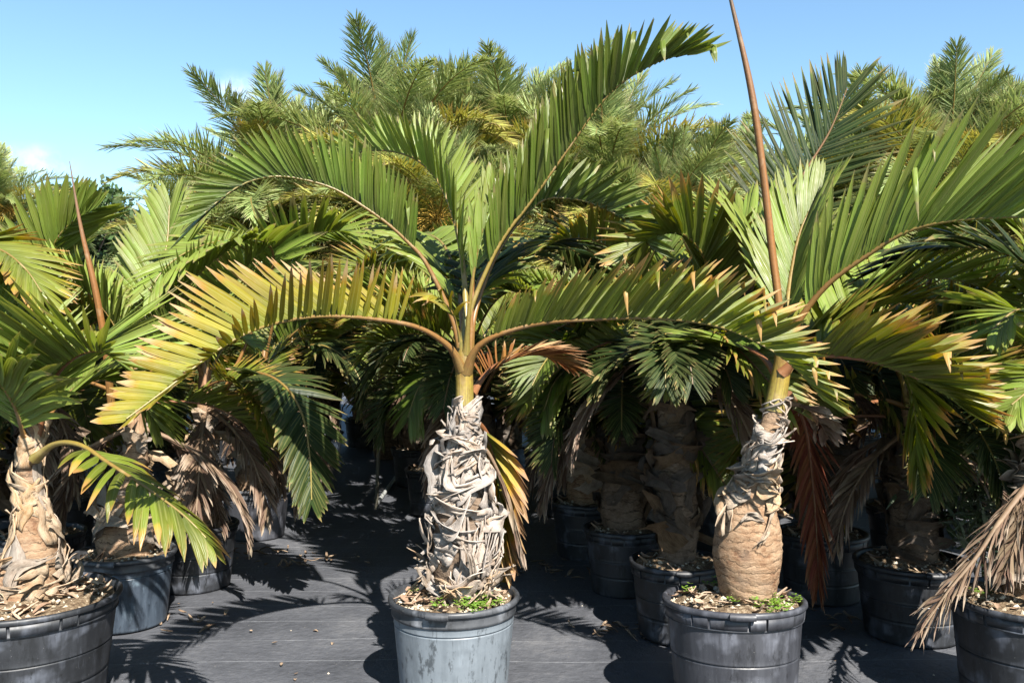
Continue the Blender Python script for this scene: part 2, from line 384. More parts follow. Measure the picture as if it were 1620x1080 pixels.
# ------------------------------------------------------------------ fronds
LEN_X, LEN_Y = [0, .12, .35, .6, .82, 1], [.62, .92, 1, .95, .72, .42]
class Frond:
    """rachis through 3-D points plus two rows of folded leaflets"""
    def __init__(s, pts, m=44, roll=(0, 0), out=None):
        s.c = curve(pts, m); s.T = tangents(s.c)
        h = (s.c[-1] - s.c[0]) * [1, 1, 0] if out is None else np.array([*out, 0.])
        h = h / max(np.linalg.norm(h), 1e-6)
        Z = np.array([0, 0, 1.])
        ch, cz = s.T @ h, s.T[:, 2]
        U = -cz[:, None] * h + ch[:, None] * Z
        U = nrm(U - np.sum(U * s.T, 1)[:, None] * s.T)
        S = np.cross(s.T, U)
        a = np.radians(np.interp(np.linspace(0, 1, m), np.linspace(0, 1, len(roll)), roll))[:, None]
        s.U = np.cos(a) * U + np.sin(a) * S; s.S = np.cross(s.T, s.U)
        s.length = np.linalg.norm(np.diff(s.c, axis=0), axis=1).sum()
    def rachis(s, g, r0, r1, sides=7, mi=0, rnd=0.):
        t = np.linspace(0, 1, len(s.c))
        r = r1 + (r0 - r1) * (1 - t) ** 1.2 + r0 * .95 * np.exp(-t * 16)
        return tube(g, s.c, r, sides, mi, rnd, flat=.8)
    def leaflets(s, n, L, w, rng, start=.2, vee=(40, 40), sweep=(62, 22), droop=.3, nseg=5, fold=.5, jit=3, bent=0., bent_at=.75,
                 sides=(1, -1), prof=None, curl=0., drop=0., wind=(0, 0, 0), lside=(1, 1), vside=(0, 0), sweep2=None, wside=1.):
        tt = start + (1 - start) * ((np.arange(n) + .5) / n)
        t = np.concatenate([np.clip(tt + rng.normal(0, .25 / n, n) * (1 - start), start, .999) for _ in sides])
        sd = np.concatenate([np.full(n, q) for q in sides]).astype(float)
        lsc = np.concatenate([np.full(n, lside[0] if q > 0 else lside[1]) for q in sides])
        vsc = np.concatenate([np.full(n, vside[0] if q > 0 else vside[1]) for q in sides])
        keep = rng.random(len(t)) >= drop
        t, sd, lsc, vsc = t[keep], sd[keep], lsc[keep], vsc[keep]; k = len(t)
        q = t * (len(s.c) - 1)
        def at(A):
            i = np.clip(q.astype(int), 0, len(A) - 2); f = (q - i)[:, None]
            return A[i] * (1 - f) + A[i + 1] * f
        p, T, U, S = at(s.c), nrm(at(s.T)), nrm(at(s.U)), nrm(at(s.S))
        rel = (t - start) / (1 - start)
        sw = np.interp(rel, np.linspace(0, 1, len(sweep)), sweep)
        if sweep2 is not None: sw = np.where(sd < 0, np.interp(rel, np.linspace(0, 1, len(sweep2)), sweep2), sw)
        al = np.radians(sw + rng.normal(0, jit, k))
        be = np.radians(np.interp(rel, np.linspace(0, 1, len(vee)), vee) + vsc + rng.normal(0, jit * 1.4, k))
        d0 = np.cos(al)[:, None] * T + np.sin(al)[:, None] * (np.cos(be)[:, None] * sd[:, None] * S + np.sin(be)[:, None] * U)
        ln = L * lsc * (np.interp(rel, LEN_X, LEN_Y) if prof is None else np.interp(rel, np.linspace(0, 1, len(prof)), prof)) * np.clip(rng.normal(1, .045, k), .8, 1.12)
        wd = w * (.75 + .35 * np.interp(rel, LEN_X, LEN_Y)) * rng.normal(1, .12, k) * np.where(sd < 0, wside, 1.)
        dr = droop * np.clip(rng.normal(1, .4, k), .1, 2.5)
        isb = rng.random(k) < bent
        bat = np.where(isb, bent_at + rng.normal(0, .07, k), 9.)
        tw = rng.normal(0, .15, k) + curl * rng.normal(0, 1, k)
        G = np.array([0, 0, -1.]); side_drift = rng.normal(0, .035, (k, 3)) + np.asarray(wind)
        V = np.zeros((k, nseg + 1, 3, 3)); pos = p + sd[:, None] * S * .004
        for i in range(nseg + 1):
            x = i / nseg
            d = d0 + G * (dr * x ** 1.6)[:, None] + side_drift * x
            d = np.where((x > bat)[:, None], d * .25 + G * 1.2, d); d = nrm(d)
            Wd = T - np.sum(T * d, 1)[:, None] * d
            Wd = nrm(Wd + 1e-4 * U); Nn = np.cross(d, Wd)
            ta = (tw * (1 + 2.2 * curl * x))[:, None]
            W2 = np.cos(ta) * Wd + np.sin(ta) * Nn; N2 = np.cross(d, W2)
            N2 = N2 * np.sign(np.sum(N2 * U, 1) + 1e-9)[:, None]
            prf = (.5 + .5 * min(1, x / .16)) * max(.03, (1 - x ** 4.2)) ** .8
            hw = (wd * .5 * prf)[:, None]
            V[:, i, 1] = pos
            V[:, i, 0] = pos - W2 * hw - N2 * hw * fold
            V[:, i, 2] = pos + W2 * hw - N2 * hw * fold
            pos = pos + d * (ln / nseg)[:, None]
        A = np.zeros_like(V); A[..., 0] = np.array([-1, 0, 1.]); A[..., 1] = np.linspace(0, 1, nseg + 1)[None, :, None]; A[..., 2] = rng.random(k)[:, None, None]
        return V, A, grid_faces(nseg + 1, 3)
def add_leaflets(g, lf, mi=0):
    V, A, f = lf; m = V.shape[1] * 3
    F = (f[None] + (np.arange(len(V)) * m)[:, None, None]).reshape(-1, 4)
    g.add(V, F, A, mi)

# ------------------------------------------------------------------ setting: sheet of weed mat, far terrain
def ground():
    rng = np.random.default_rng(5)
    xs = np.concatenate([np.linspace(-400, -14, 8), np.linspace(-12, 12, 121), np.linspace(14, 400, 8)])
    ys = np.concatenate([np.linspace(-60, -2, 6), np.linspace(-1, 20, 141), np.linspace(24, 600, 10)])
    X, Y = np.meshgrid(xs, ys, indexing='ij')
    Z = .012 * np.sin(X * 1.7 + .6 * np.sin(Y * 1.3)) * np.sin(Y * 1.1 + X * .4) + .005 * np.sin(X * 5.1 + Y * 2.3) * np.sin(Y * 4.3)
    Z = np.where((abs(X) < 12.5) & (Y > -1.5) & (Y < 21), Z, 0) - .006
    g = Geo(); g.add(np.stack([X, Y, Z], -1), grid_faces(len(xs), len(ys))[:, ::-1])
    tag(obj('ground', g.mesh('ground', M['ground'])), kind='structure', label='black woven weed mat covering the nursery floor')
ground()

# ------------------------------------------------------------------ pots
def pot_parts(root, kind, rad, h, seed, wall, rim_m):
    """tapered nursery pot: wall (ribbed lathe), rim (rolled lip), soil disc"""
    rng = np.random.default_rng(seed)
    rb = rad * .84; g = Geo(); pr = []
    def wr(z): return rb + (rad - rb) * (z / h)
    zs = np.linspace(0.0, h - .075, 26)
    grooves = {'ribbed': (.36, .66), 'smooth': (.9,), 'plain': (.5,)}[kind]
    pr.append((rb - .02, .012)); pr.append((rb - .004, 0.0))
    for z in zs:
        pr.append((wr(z), z))
    for f in grooves:
        zz = f * (h - .075)
        pr += [(wr(zz), zz - .004), (wr(zz) - .006, zz - .001), (wr(zz) - .006, zz + .001), (wr(zz) + .002, zz + .004)]
    pr = [pr[0], pr[1]] + sorted(pr[2:], key=lambda q: q[1])
    lathe(g, pr, 64, wob=.008)
    obj('pot_wall', g.mesh('pot_wall', wall), root)
    g = Geo(); z0 = h - .078
    if kind == 'ribbed':                      # stepped collar with broken notches under the rim
        n = 15; cutp = np.sort((np.arange(n) + rng.uniform(-.28, .28, n)) * 2 * np.pi / n)
        for i in range(n):
            a0 = cutp[i] + .018; a1 = (cutp[i + 1] if i < n - 1 else cutp[0] + 2 * np.pi) - .018
            dep = .012 if rng.random() < .75 else .007
            th = np.linspace(a0, a1, 9)
            prof = [(wr(z0) - .002, z0 + .002), (wr(z0) + dep, z0 + .004), (rad + dep - .001, h - .028), (rad - .004, h - .026)]
            v = np.array([[(r * np.cos(t), r * np.sin(t), z) for t in th] for r, z in prof])
            f = grid_faces(4, 9)
            g.add(v, f)
            for e in (0, 8):
                g.add(np.array([v[k, e] for k in range(4)]), [[0, 1, 2, 3]])
        lathe(g, [(wr(z0) + .004, z0 - .004), (wr(z0) + .009, z0 - .001), (wr(z0) + .002, z0 + .003), (rad + .001, h - .03)], 64, wob=.008)
    else:
        lathe(g, [(wr(z0), z0 - .002), (wr(z0) + .007, z0), (wr(z0) + .009, z0 + .012), (wr(z0) + .004, z0 + .02), (rad + .003, h - .03)], 64, wob=.008)
    lathe(g, [(rad + .003, h - .027), (rad + .013, h - .026), (rad + .017, h - .019), (rad + .016, h - .006), (rad + .009, h), (rad - .001, h - .001), (rad - .008, h - .010), (rad - .02, h - .10), (rad - .03, h - .16)], 64, wob=.008)
    rim = obj('pot_rim', g.mesh('pot_rim', rim_m), root)
    for k in range(2):                        # lifting tabs on the rim
        g = Geo(); a = k * np.pi + .9 + rng.random()
        th = np.linspace(a - .16, a + .16, 6)
        v = np.array([[((rad + r) * np.cos(t), (rad + r) * np.sin(t), h + z) for t in th] for r, z in ((.018, -.028), (.034, -.026), (.034, -.004), (.012, .001))])
        g.add(v, grid_faces(4, 6))
        for e in (0, 5): g.add(v[:, e], [[0, 1, 2, 3]])
        obj('rim_tab', g.mesh('rim_tab', rim_m), rim)
    return rng
def soil(root, rad, h, seed, mound=.035, gravel=400, chips=40, weeds=0, fill=-.03):
    rng = np.random.default_rng(seed + 50); ri = rad - .018
    n, m = 14, 40
    rr = np.linspace(0, ri, n)[:, None] * np.ones(m); th = np.linspace(0, 2 * np.pi, m, endpoint=False)[None] * np.ones((n, 1))
    zz = h + fill + mound * (1 - (rr / ri) ** 2) + .012 * np.sin(rr * 30 + 3 * th) + rng.normal(0, .004, rr.shape)
    def hz(r): return h + fill + mound * (1 - (r / ri) ** 2)
    g = Geo(); g.add(np.stack([rr * np.cos(th), rr * np.sin(th), zz], -1), grid_faces(n, m, True))
    obj('soil', g.mesh('soil', M['soil']), root)
    if gravel:
        g = Geo(); o8 = np.array([[1, 0, 0], [0, 1, 0], [-1, 0, 0], [0, -1, 0], [0, 0, 1], [0, 0, -1.]])
        f8 = [[0, 1, 4], [1, 2, 4], [2, 3, 4], [3, 0, 4], [1, 0, 5], [2, 1, 5], [3, 2, 5], [0, 3, 5]]
        for _ in range(gravel):
            r = ri * .97 * math.sqrt(rng.random()); a = rng.random() * 6.283; s = rng.uniform(.004, .012)
            q = o8 * s * rng.uniform(.6, 1.3, 3) + rng.normal(0, s * .15, (6, 3))
            g.add(q + [r * math.cos(a), r * math.sin(a), hz(r) + s * .5], f8, np.tile([0, 0, rng.random()], (6, 1)))
        tag(obj('gravel', g.mesh('gravel', M['pebble'], False), root), kind='stuff')
    if chips:
        g = Geo()
        for _ in range(chips):
            r = ri * .93 * math.sqrt(rng.random()); a = rng.random() * 6.283
            sheet_piece(g, np.array([r * math.cos(a), r * math.sin(a), hz(r) + .014]), rng, rng.uniform(.03, .11), rng.uniform(.012, .04))
        tag(obj('leaf_litter', g.mesh('leaf_litter', M['chip']), root), kind='stuff')
    if weeds:
        g = Geo()
        for _ in range(weeds):
            a0 = rng.uniform(*WEED_ARC) if rng.random() < .8 else rng.random() * 6.283
            r0 = ri * rng.uniform(.55, .95); c0 = np.array([r0 * math.cos(a0), r0 * math.sin(a0), hz(r0)])
            for _k in range(9):
                d = nrm(np.array([rng.normal(), rng.normal(), 1.1]) * [1, 1, .8]); tip = c0 + d * rng.uniform(.02, .055)
                for q in range(3):
                    aa = q * 2.09 + rng.random(); e = np.array([math.cos(aa), math.sin(aa), .35]); w = np.cross(e, [0, 0, 1.]); w = nrm(w)
                    s = rng.uniform(.007, .014)
                    g.add([tip, tip + e * s + w * s * .6, tip + e * s * 1.6, tip + e * s - w * s * .6], [[0, 1, 2, 3]], np.tile([.5, .5, rng.random()], (4, 1)))
        tag(obj('weeds', g.mesh('weeds', M['weed']), root), kind='stuff')
WEED_ARC = (4.9, 5.7)
def sheet_piece(g, p, rng, L, w, mi=0, tilt=.35):
    """a curled dry scrap lying about p"""
    a = rng.random() * 6.283; d = np.array([math.cos(a), math.sin(a), rng.normal(0, tilt)]); d = nrm(d)
    s = nrm(np.cross(d, [0, 0, 1.])); n_ = np.cross(s, d); cu = rng.uniform(-.6, .9)
    V = []
    for i in range(5):
        x = i / 4 - .5; ww = w * (1 - abs(x) * 1.1)
        for j in (-1, 0, 1):
            V.append(p + d * L * x + s * ww * .5 * j + n_ * (abs(j) * ww * .35 + cu * L * x * x))
    r = rng.random()
    g.add(V, grid_faces(5, 3), np.array([[j, i / 4, r] for i in range(5) for j in (-1, 0, 1)]), mi)

# ------------------------------------------------------------------ trunks
class Trunk:
    def __init__(s, pts, rad, m=60):
        """pts world points up the axis, rad radii at those points"""
        p = np.asarray(pts, float); s.c = curve(p, m)
        q = np.concatenate([[0], np.cumsum(np.linalg.norm(np.diff(p, axis=0), axis=1))])
        s.t = np.linspace(0, 1, m)
        # smooth radius interpolation
        s.r = np.interp(s.t * q[-1], q, rad)
        kk = np.array([1, 2, 3, 2, 1.]) / 9
        s.r = np.convolve(np.pad(s.r, 2, mode='edge'), kk, 'valid'); s.len = q[-1]
    def at(s, t):
        t = np.clip(t, 0, 1)
        c = np.stack([np.interp(t, s.t, s.c[:, k]) for k in range(3)], -1)
        return c, np.interp(t, s.t, s.r)
    def core(s, rng, sides=28, noise=.02):
        g = Geo(); tube(g, s.c, s.r, sides, noise=noise, rng=rng); return g
    def sheet(s, rng, th0, t0, ang, L, w, lift, curl, nl=10, nw=6, wave=1.):
        """torn leaf base hugging the trunk, running at angle ang, its end lifting and curling"""
        x = np.linspace(0, 1, nl)[:, None]
        p = [rng.random() * 6 for _ in range(4)]; b0 = rng.normal(0, .5); f0 = rng.uniform(6, 10); sg = np.sign(rng.normal()); r0 = rng.random(); g = Geo()
        cuts = np.concatenate([[-1], np.sort(rng.uniform(-.7, .7, 2)), [1]]) if nw > 4 else np.array([-1, 1.])
        for q in range(len(cuts) - 1):               # strips joined at the base that fray apart towards the tip
            m = 3 if nw > 4 else nw
            y = np.linspace(cuts[q], cuts[q + 1], m)[None] * np.ones_like(x)
            fray = np.clip(x - rng.uniform(.45, .8), 0, 1) if nw > 4 else 0 * x
            ln = L * (1 - (.35 * rng.random() if nw > 4 else 0)); yy = y + fray * rng.normal(0, .5)
            yc = yy.mean(1, keepdims=True); yy = yc + (yy - yc) * (1 - .6 * np.clip(fray * 1.6, 0, 1))
            ww = w * (1 - .55 * x ** 2.2) * (1 + .15 * np.sin(x * 11 + p[0]))
            bend = (b0 * x * x + rng.normal(0, .25) * fray + .12 * wave * np.sin(x * 5 + p[1])) * L
            al = x * ln * math.cos(ang) - yy * ww / 2 * math.sin(ang) - bend * math.sin(ang)
            up = x * ln * math.sin(ang) + yy * ww / 2 * math.cos(ang) + bend * math.cos(ang)
            tt = t0 + up / s.len
            c, r = s.at(tt)
            edge = (curl * yy * sg * ww * .5 + abs(curl) * yy * yy * ww * .55)
            offx = .004 + .006 * r0 + lift * L * x ** 2.2 + edge * (.25 + x) + rng.normal(0, .0018, yy.shape) + .012 * wave * np.sin(x * f0 + yy * 2.5 + p[2]) + fray * rng.normal(0, .04)
            offx = np.maximum(offx, .002)
            th = th0 + al / np.maximum(r, .02); rad_ = r + offx
            zc = -lift * L * .9 * np.clip(x - .55, 0, 1) ** 2 * 3
            v = np.stack([c[..., 0] + rad_ * np.cos(th), c[..., 1] + rad_ * np.sin(th), c[..., 2] + zc * np.ones_like(th)], -1)
            v[..., 2] = np.where(tt < 0, v[..., 2] + tt * s.len * .6, v[..., 2])
            a = np.zeros_like(v); a[..., 0] = y; a[..., 1] = x; a[..., 2] = r0
            g.add(v, grid_faces(nl, m), a)
        return g
def solidify(o, th=.003):
    m = o.modifiers.new('thickness', 'SOLIDIFY'); m.thickness = th; m.offset = 0

# ------------------------------------------------------------------ the four front palms, frond by frond
def add_frond(root, pts, mat, pet, n=38, L=.46, w=.043, seed=1, single=False, name='frond', r0=.017, r1=.004, label=None, m=44, roll=(0, 0), out=None, mat2=None, joined=False, **kw):
    """pts are world points; rachis is the part, each leaflet (single) or their mass is the sub-part"""
    rng = np.random.default_rng(seed); off = np.array(root.location)
    fr = Frond(pts, m, roll, out)
    lf = fr.leaflets(n, L, w, rng, **kw)
    g = Geo(); fr.rachis(g, r0, r1)
    if joined:
        add_leaflets(g, lf, 1)
        f = obj(name, g.mesh(name, [M[pet], M[mat]], off=off), root)
        if label: f['label'] = label
        return f
    f = obj(name, g.mesh(name, M[pet], off=off), root)
    if label: f['label'] = label
    if single:
        V, A, fc = lf
        for i in range(len(V)):
            g = Geo(); g.add(V[i], fc, A[i]); obj('leaflet', g.mesh('leaflet', M[mat], off=off), f)
    else:
        g = Geo(); add_leaflets(g, lf); tag(obj('leaflets', g.mesh('leaflets', M[mat], off=off), f), kind='stuff')
    return f
def px(l): return [P(*q) for q in l]

def leaf_bases(root, tr, seed, count, t_range, Ls, ws, lifts, mat, ang=(25, 60), name='leaf_base', curl=.5, wave=1.):
    rng = np.random.default_rng(seed); off = np.array(root.location); M_ = M[mat]
    ts = np.sort(rng.uniform(*t_range, count))
    for i, t in enumerate(ts):
        th = i * 2.4 + rng.normal(0, .3)
        sgn = 1 if rng.random() < .55 else -1
        a = R(rng.uniform(*ang)); a = a if sgn > 0 else math.pi - a
        g = tr.sheet(rng, th, t, a, rng.uniform(*Ls), rng.uniform(*ws), rng.uniform(*lifts), rng.normal(0, curl), wave=wave)
        o = obj(name, g.mesh(name, M_, off=off), root); solidify(o, .0035)

FRONT = 'potted palms in the front row'
# ---- centre palm
CY = 4.1
cx = (718 - 810) / F_PX * CY
center = thing('potted_palm', 'bottle palm in the pale weathered grey pot with a yellow frond arching to one side', 'palm', (cx, CY, 0), FRONT)
pot_parts(center, 'smooth', .285, .49, 11, M['pot_grey'], M['pot_rim'])
soil(center, .285, .49, 12, gravel=420, chips=64, weeds=15)
tr = Trunk([P(733, 950, CY), P(733, 915, CY), P(734, 860, CY), P(734, 800, CY), P(733, 740, CY), P(733, 685, CY), P(735, 618, CY)],
           [.126, .136, .146, .128, .092, .054, .036])
orng = np.random.default_rng(3); off = np.array(center.location)
obj('trunk', tr.core(orng).mesh('trunk', M['bark_dark'], off=off), center)
leaf_bases(center, tr, 21, 92, (.02, .78), (.14, .30), (.055, .11), (.02, .17), 'sheath', (20, 50), curl=.5, wave=.7)
leaf_bases(center, tr, 22, 10, (.64, .84), (.14, .22), (.045, .07), (.02, .15), 'sheath', (66, 88), curl=.2)
for th_, t_, L_, w_, li_ in ((-2.05, .68, .34, .085, .12), (-1.2, .72, .26, .07, .06), (-2.9, .58, .26, .06, .3), (-.5, .62, .22, .06, .32)):     # tall pointed flaps at the neck
    o = obj('leaf_base', tr.sheet(np.random.default_rng(int(L_ * 1000)), th_, t_, R(87), L_, w_, li_, .25, nw=4).mesh('leaf_base', M['sheath'], off=off), center); solidify(o, .0035)
leaf_bases(center, tr, 23, 20, (-.02, .16), (.10, .2), (.03, .07), (.15, .5), 'sheath_tan', (5, 35), curl=.6)
g = Geo(); tube(g, curve(px([(735, 655, CY), (735, 610, CY), (734, 575, CY), (734, 545, CY), (735, 505, CY)]), 20), np.interp(np.linspace(0, 1, 20), [0, .25, .55, .75, 1], [.044, .041, .040, .028, .010]), 16)
obj('crownshaft', g.mesh('crownshaft', M['crownshaft'], off=off), center)
add_frond(center, px([(730, 585, 4.08), (712, 550, 4.03), (661, 518, 3.93), (587, 504, 3.8), (513, 500, 3.67), (450, 508, 3.55), (390, 527, 3.42), (335, 560, 3.32), (270, 610, 3.22), (200, 662, 3.12)]),
          'yellow', 'petiole', 48, .37, .034, 1, True, label='yellowing frond arching low', r0=.016, start=.24, roll=(0, -8, -22, -36, -44), vee=(62, 52, 38, 22), vside=(-14, 24), lside=(1.1, .82), wside=.62, sweep=(46, 46, 54, 62, 60, 34), sweep2=(90, 86, 78, 70, 50, 30), jit=2, droop=.07, prof=(.72, .86, .95, .86, .64, .46, .30))
add_frond(center, px([(733, 575, 4.1), (716, 505, 4.1), (675, 418, 4.08), (645, 383, 4.06), (612, 353, 4.04), (571, 324, 4.02), (527, 298, 4.0), (475, 283, 3.98), (431, 279, 3.95), (387, 290, 3.92), (350, 314, 3.88), (314, 345, 3.82)]),
          'green', 'petiole', 60, .38, .027, 2, False, label='green arching frond with upright leaflets', start=.34, roll=(0, 5, 12, 28), vee=(78, 78, 72, 58), vside=(-30, -20), sweep=(54, 60, 56, 44, 20), sweep2=(52, 58, 56, 40, 18), jit=1.4, droop=.08, lside=(1.1, .78), wside=.85, bent=.04, bent_at=.6, prof=(.8, 1, 1, .92, .8, .66, .45))
add_frond(center, px([(738, 575, 4.1), (742, 500, 4.1), (774, 418, 4.1), (802, 368, 4.09), (836, 324, 4.08), (876, 268, 4.06), (910, 220, 4.04), (947, 168, 4.0), (984, 131, 3.96), (1028, 104, 3.92), (1062, 90, 3.89), (1090, 85, 3.86)]),
          'green', 'petiole_y', 54, .39, .029, 3, True, label='tall frond rising and curving over', r0=.016, start=.26, vee=(80, 80, 80, 70), vside=(-34, -6), sweep=(36, 40, 44, 44, 12), jit=1.8, droop=.02, bent=.08, bent_at=.55, prof=(.75, 1, 1, .95, .8, .7, .5))
add_frond(center, px([(738, 590, 4.08), (748, 561, 4.04), (768, 539, 4.0), (813, 521, 3.95), (868, 510, 3.88), (942, 505, 3.8), (1016, 503, 3.72), (1090, 508, 3.64), (1146, 519, 3.58), (1194, 539, 3.52), (1239, 566, 3.47), (1268, 592, 3.44), (1296, 622, 3.41)]),
          'olive', 'petiole', 58, .38, .0265, 4, True, label='low frond arching over with orange leaflet tips', r0=.016, start=.14, vee=(78, 76, 72, 62), vside=(-18, -14), sweep=(48, 48, 50, 52, 20), jit=1.8, droop=.04, bent=.2, bent_at=.68, prof=(.45, .85, 1, 1, .85, .62, .45))
add_frond(center, px([(736, 570, 4.14), (737, 480, 4.25), (728, 390, 4.4), (708, 315, 4.52), (672, 262, 4.62), (622, 240, 4.7), (562, 242, 4.78), (508, 265, 4.84)]),
          'lime', 'petiole_y', 48, .29, .028, 5, start=.24, vee=(55, 62, 68, 60), sweep=(50, 55, 58, 22), jit=3, droop=.08)
add_frond(center, px([(740, 570, 4.14), (752, 490, 4.28), (790, 395, 4.42), (850, 322, 4.5), (900, 314, 4.52), (947, 326, 4.54), (995, 352, 4.55), (1035, 395, 4.56)]),
          'green', 'petiole', 36, .30, .036, 6, start=.36, vee=(72, 68, 60, 45), sweep=(50, 50, 50, 20), jit=3, droop=.12)
add_frond(center, px([(738, 570, 4.16), (745, 490, 4.4), (772, 420, 4.7), (830, 385, 5.0), (895, 390, 5.2), (945, 425, 5.35)]),
          'deep', 'petiole', 34, .46, .042, 7, start=.25, vee=(20, 10, 5), sweep=(64, 60, 26), droop=.75)
add_frond(center, px([(735, 570, 4.15), (731, 500, 4.35), (722, 440, 4.7), (700, 385, 5.05), (665, 370, 5.35), (640, 395, 5.6)]),
          'lime', 'petiole', 34, .50, .045, 8, start=.22, vee=(35, 20, 5), sweep=(64, 60, 26), droop=.75)
add_frond(center, px([(737, 560, 4.08), (744, 470, 4.0), (756, 390, 3.98), (770, 335, 4.0), (778, 292, 4.02)]),
          'lime', 'petiole_y', 18, .25, .028, 9, start=.45, vee=(60, 70), sweep=(18, 10), droop=.02, label='young leaf only half unfolded', r0=.012)
add_frond(center, px([(745, 625, 4.14), (775, 585, 4.3), (815, 565, 4.45), (860, 562, 4.6), (905, 582, 4.72)]),
          'orange', 'petiole_red', 48, .30, .015, 10, start=.15, vee=(25, 10), sweep=(46, 20), droop=.4, label='dry orange frond behind the crown', curl=.5, drop=.15)
add_frond(center, px([(748, 665, 4.2), (766, 680, 4.28), (782, 715, 4.34), (792, 780, 4.36), (795, 850, 4.35), (793, 915, 4.34)]),
          'dying', 'petiole_red', 34, .34, .046, 11, start=.12, vee=(15, 0), sweep=(52, 40, 16), droop=.45, label='dying yellow and brown frond hanging beside the trunk', curl=.4, r0=.014, out=(1, .3))
add_frond(center, px([(755, 700, 4.16), (775, 720, 4.2), (800, 775, 4.22), (822, 850, 4.2)]),
          'dead', 'petiole_dead', 14, .3, .02, 12, start=.3, vee=(0, -10), sweep=(30, 12), droop=.9, label='shrivelled grey frond', curl=.9, r0=.01, out=(1, 0))
add_frond(center, px([(728, 540, 4.04), (718, 500, 3.98), (700, 475, 3.94), (690, 472, 3.92)]), 'yellow', 'petiole_y', 4, .2, .024, 13, start=.4, sweep=(50, 20), vee=(10, 0), droop=1.1, curl=.7, r0=.006, label='small curled yellow leaf')
g = Geo(); tube(g, curve(px([(744, 560, 4.1), (747, 470, 4.1), (748, 440, 4.1), (752, 300, 4.12)]), 16), np.linspace(.012, .003, 16), 8)
obj('spear_leaf', g.mesh('spear_leaf', M['spear'], off=off), center)

# ---- right palm
RY = 3.9
right = thing('potted_palm', 'leaning bottle palm with bare ringed trunk base, ribbed slate pot and tall spear', 'palm', ((1163 - 810) / F_PX * RY, RY, 0), FRONT)
pot_parts(right, 'ribbed', .297, .525, 13, M['pot_slate'], M['pot_slate'])
soil(right, .297, .525, 14, gravel=300, chips=60, weeds=15, mound=.045)
for c_ in right.children: c_.rotation_euler.x = R(-4)            # the pot stands a little tipped back
tr = Trunk([P(1184, 965, RY), P(1183, 930, RY), P(1182, 880, RY), P(1184, 835, RY), P(1188, 795, RY), P(1195, 760, RY), P(1208, 715, RY), P(1220, 670, RY), P(1230, 625, RY)],
           [.108, .124, .150, .142, .106, .074, .052, .043, .037])
off = np.array(right.location)
obj('trunk', tr.core(np.random.default_rng(8), 40, .01).mesh('trunk', M['bark'], off=off), right)
leaf_bases(right, tr, 31, 32, (.45, .64), (.09, .18), (.035, .075), (.02, .22), 'sheath_tan', (-20, 45), curl=.7)
leaf_bases(right, tr, 32, 12, (.56, .78), (.16, .28), (.05, .085), (.01, .10), 'sheath', (64, 86), curl=.2)
g = Geo(); tube(g, curve(px([(1224, 650, RY), (1232, 610, RY), (1238, 575, RY), (1240, 540, RY), (1240, 500, RY)]), 20), np.interp(np.linspace(0, 1, 20), [0, .3, .6, 1], [.046, .042, .036, .014]), 16)
obj('crownshaft', g.mesh('crownshaft', M['crownshaft'], off=off), right)
g = Geo(); tube(g, curve(px([(1238, 560, 3.9), (1231, 470, 3.9), (1222, 400, 3.9), (1207, 270, 3.88), (1188, 140, 3.86), (1151, -22, 3.84)]), 40), np.interp(np.linspace(0, 1, 40), [0, .7, 1], [.019, .016, .007]), 14, ridge=.2)
obj('spear_leaf', g.mesh('spear_leaf', M['spear'], off=off), right)
add_frond(right, px([(1240, 580, 3.9), (1252, 530, 3.86), (1279, 485, 3.82), (1316, 444, 3.76), (1372, 404, 3.68), (1427, 370, 3.6), (1483, 353, 3.52), (1557, 345, 3.42), (1640, 345, 3.32), (1720, 365, 3.22)]),
          'lime', 'petiole', 44, .56, .032, 41, True, label='big frond sweeping up with long stiff leaflets', r0=.02, start=.2, vee=(72, 72, 66, 50), vside=(0, -12), sweep=(34, 34, 38, 40, 20), jit=2, droop=.03, bent=.07, bent_at=.55, lside=(1, 1), prof=(.6, .9, 1, 1, .95, .8, .5))
add_frond(right, px([(1238, 590, 3.88), (1262, 568, 3.84), (1301, 562, 3.78), (1350, 566, 3.7), (1390, 574, 3.63), (1435, 591, 3.56), (1490, 618, 3.48), (1530, 645, 3.42)]),
          'yellowgreen', 'petiole_red', 34, .40, .042, 42, True, label='yellow green frond with orange brown tips', r0=.019, start=.2, vee=(60, 52, 36, 20), sweep=(46, 42, 36, 18), jit=2.5, droop=.1, roll=(0, 0, -10), bent=.1)
add_frond(right, px([(1238, 590, 3.92), (1275, 550, 4.0), (1340, 540, 4.05), (1400, 560, 4.0), (1437, 600, 3.95), (1450, 662, 3.9), (1454, 735, 3.86)]),
          'olive', 'petiole', 34, .38, .042, 43, start=.24, vee=(40, 20, 0, 0), sweep=(55, 55, 45, 20), droop=.4)
add_frond(right, px([(1240, 585, 3.95), (1262, 540, 4.1), (1300, 515, 4.3), (1360, 495, 4.45), (1410, 478, 4.5), (1450, 478, 4.55)]),
          'yellowgreen', 'petiole_y', 30, .36, .042, 44, start=.25, vee=(40, 40, 30), sweep=(52, 46, 20), droop=.2, lside=(1, 1))
add_frond(right, px([(1238, 580, 3.95), (1236, 500, 4.15), (1225, 430, 4.4), (1200, 375, 4.65), (1165, 350, 4.85), (1125, 352, 5.0)]),
          'lime', 'petiole_y', 34, .48, .042, 45, start=.3, vee=(45, 45, 30), sweep=(55, 52, 22), droop=.3)
add_frond(right, px([(1240, 580, 3.96), (1244, 500, 4.1), (1252, 430, 4.25), (1268, 360, 4.4), (1300, 300, 4.5)]),
          'lime', 'petiole_y', 34, .46, .034, 46, start=.2, vee=(40, 45), sweep=(38, 18), droop=.1)
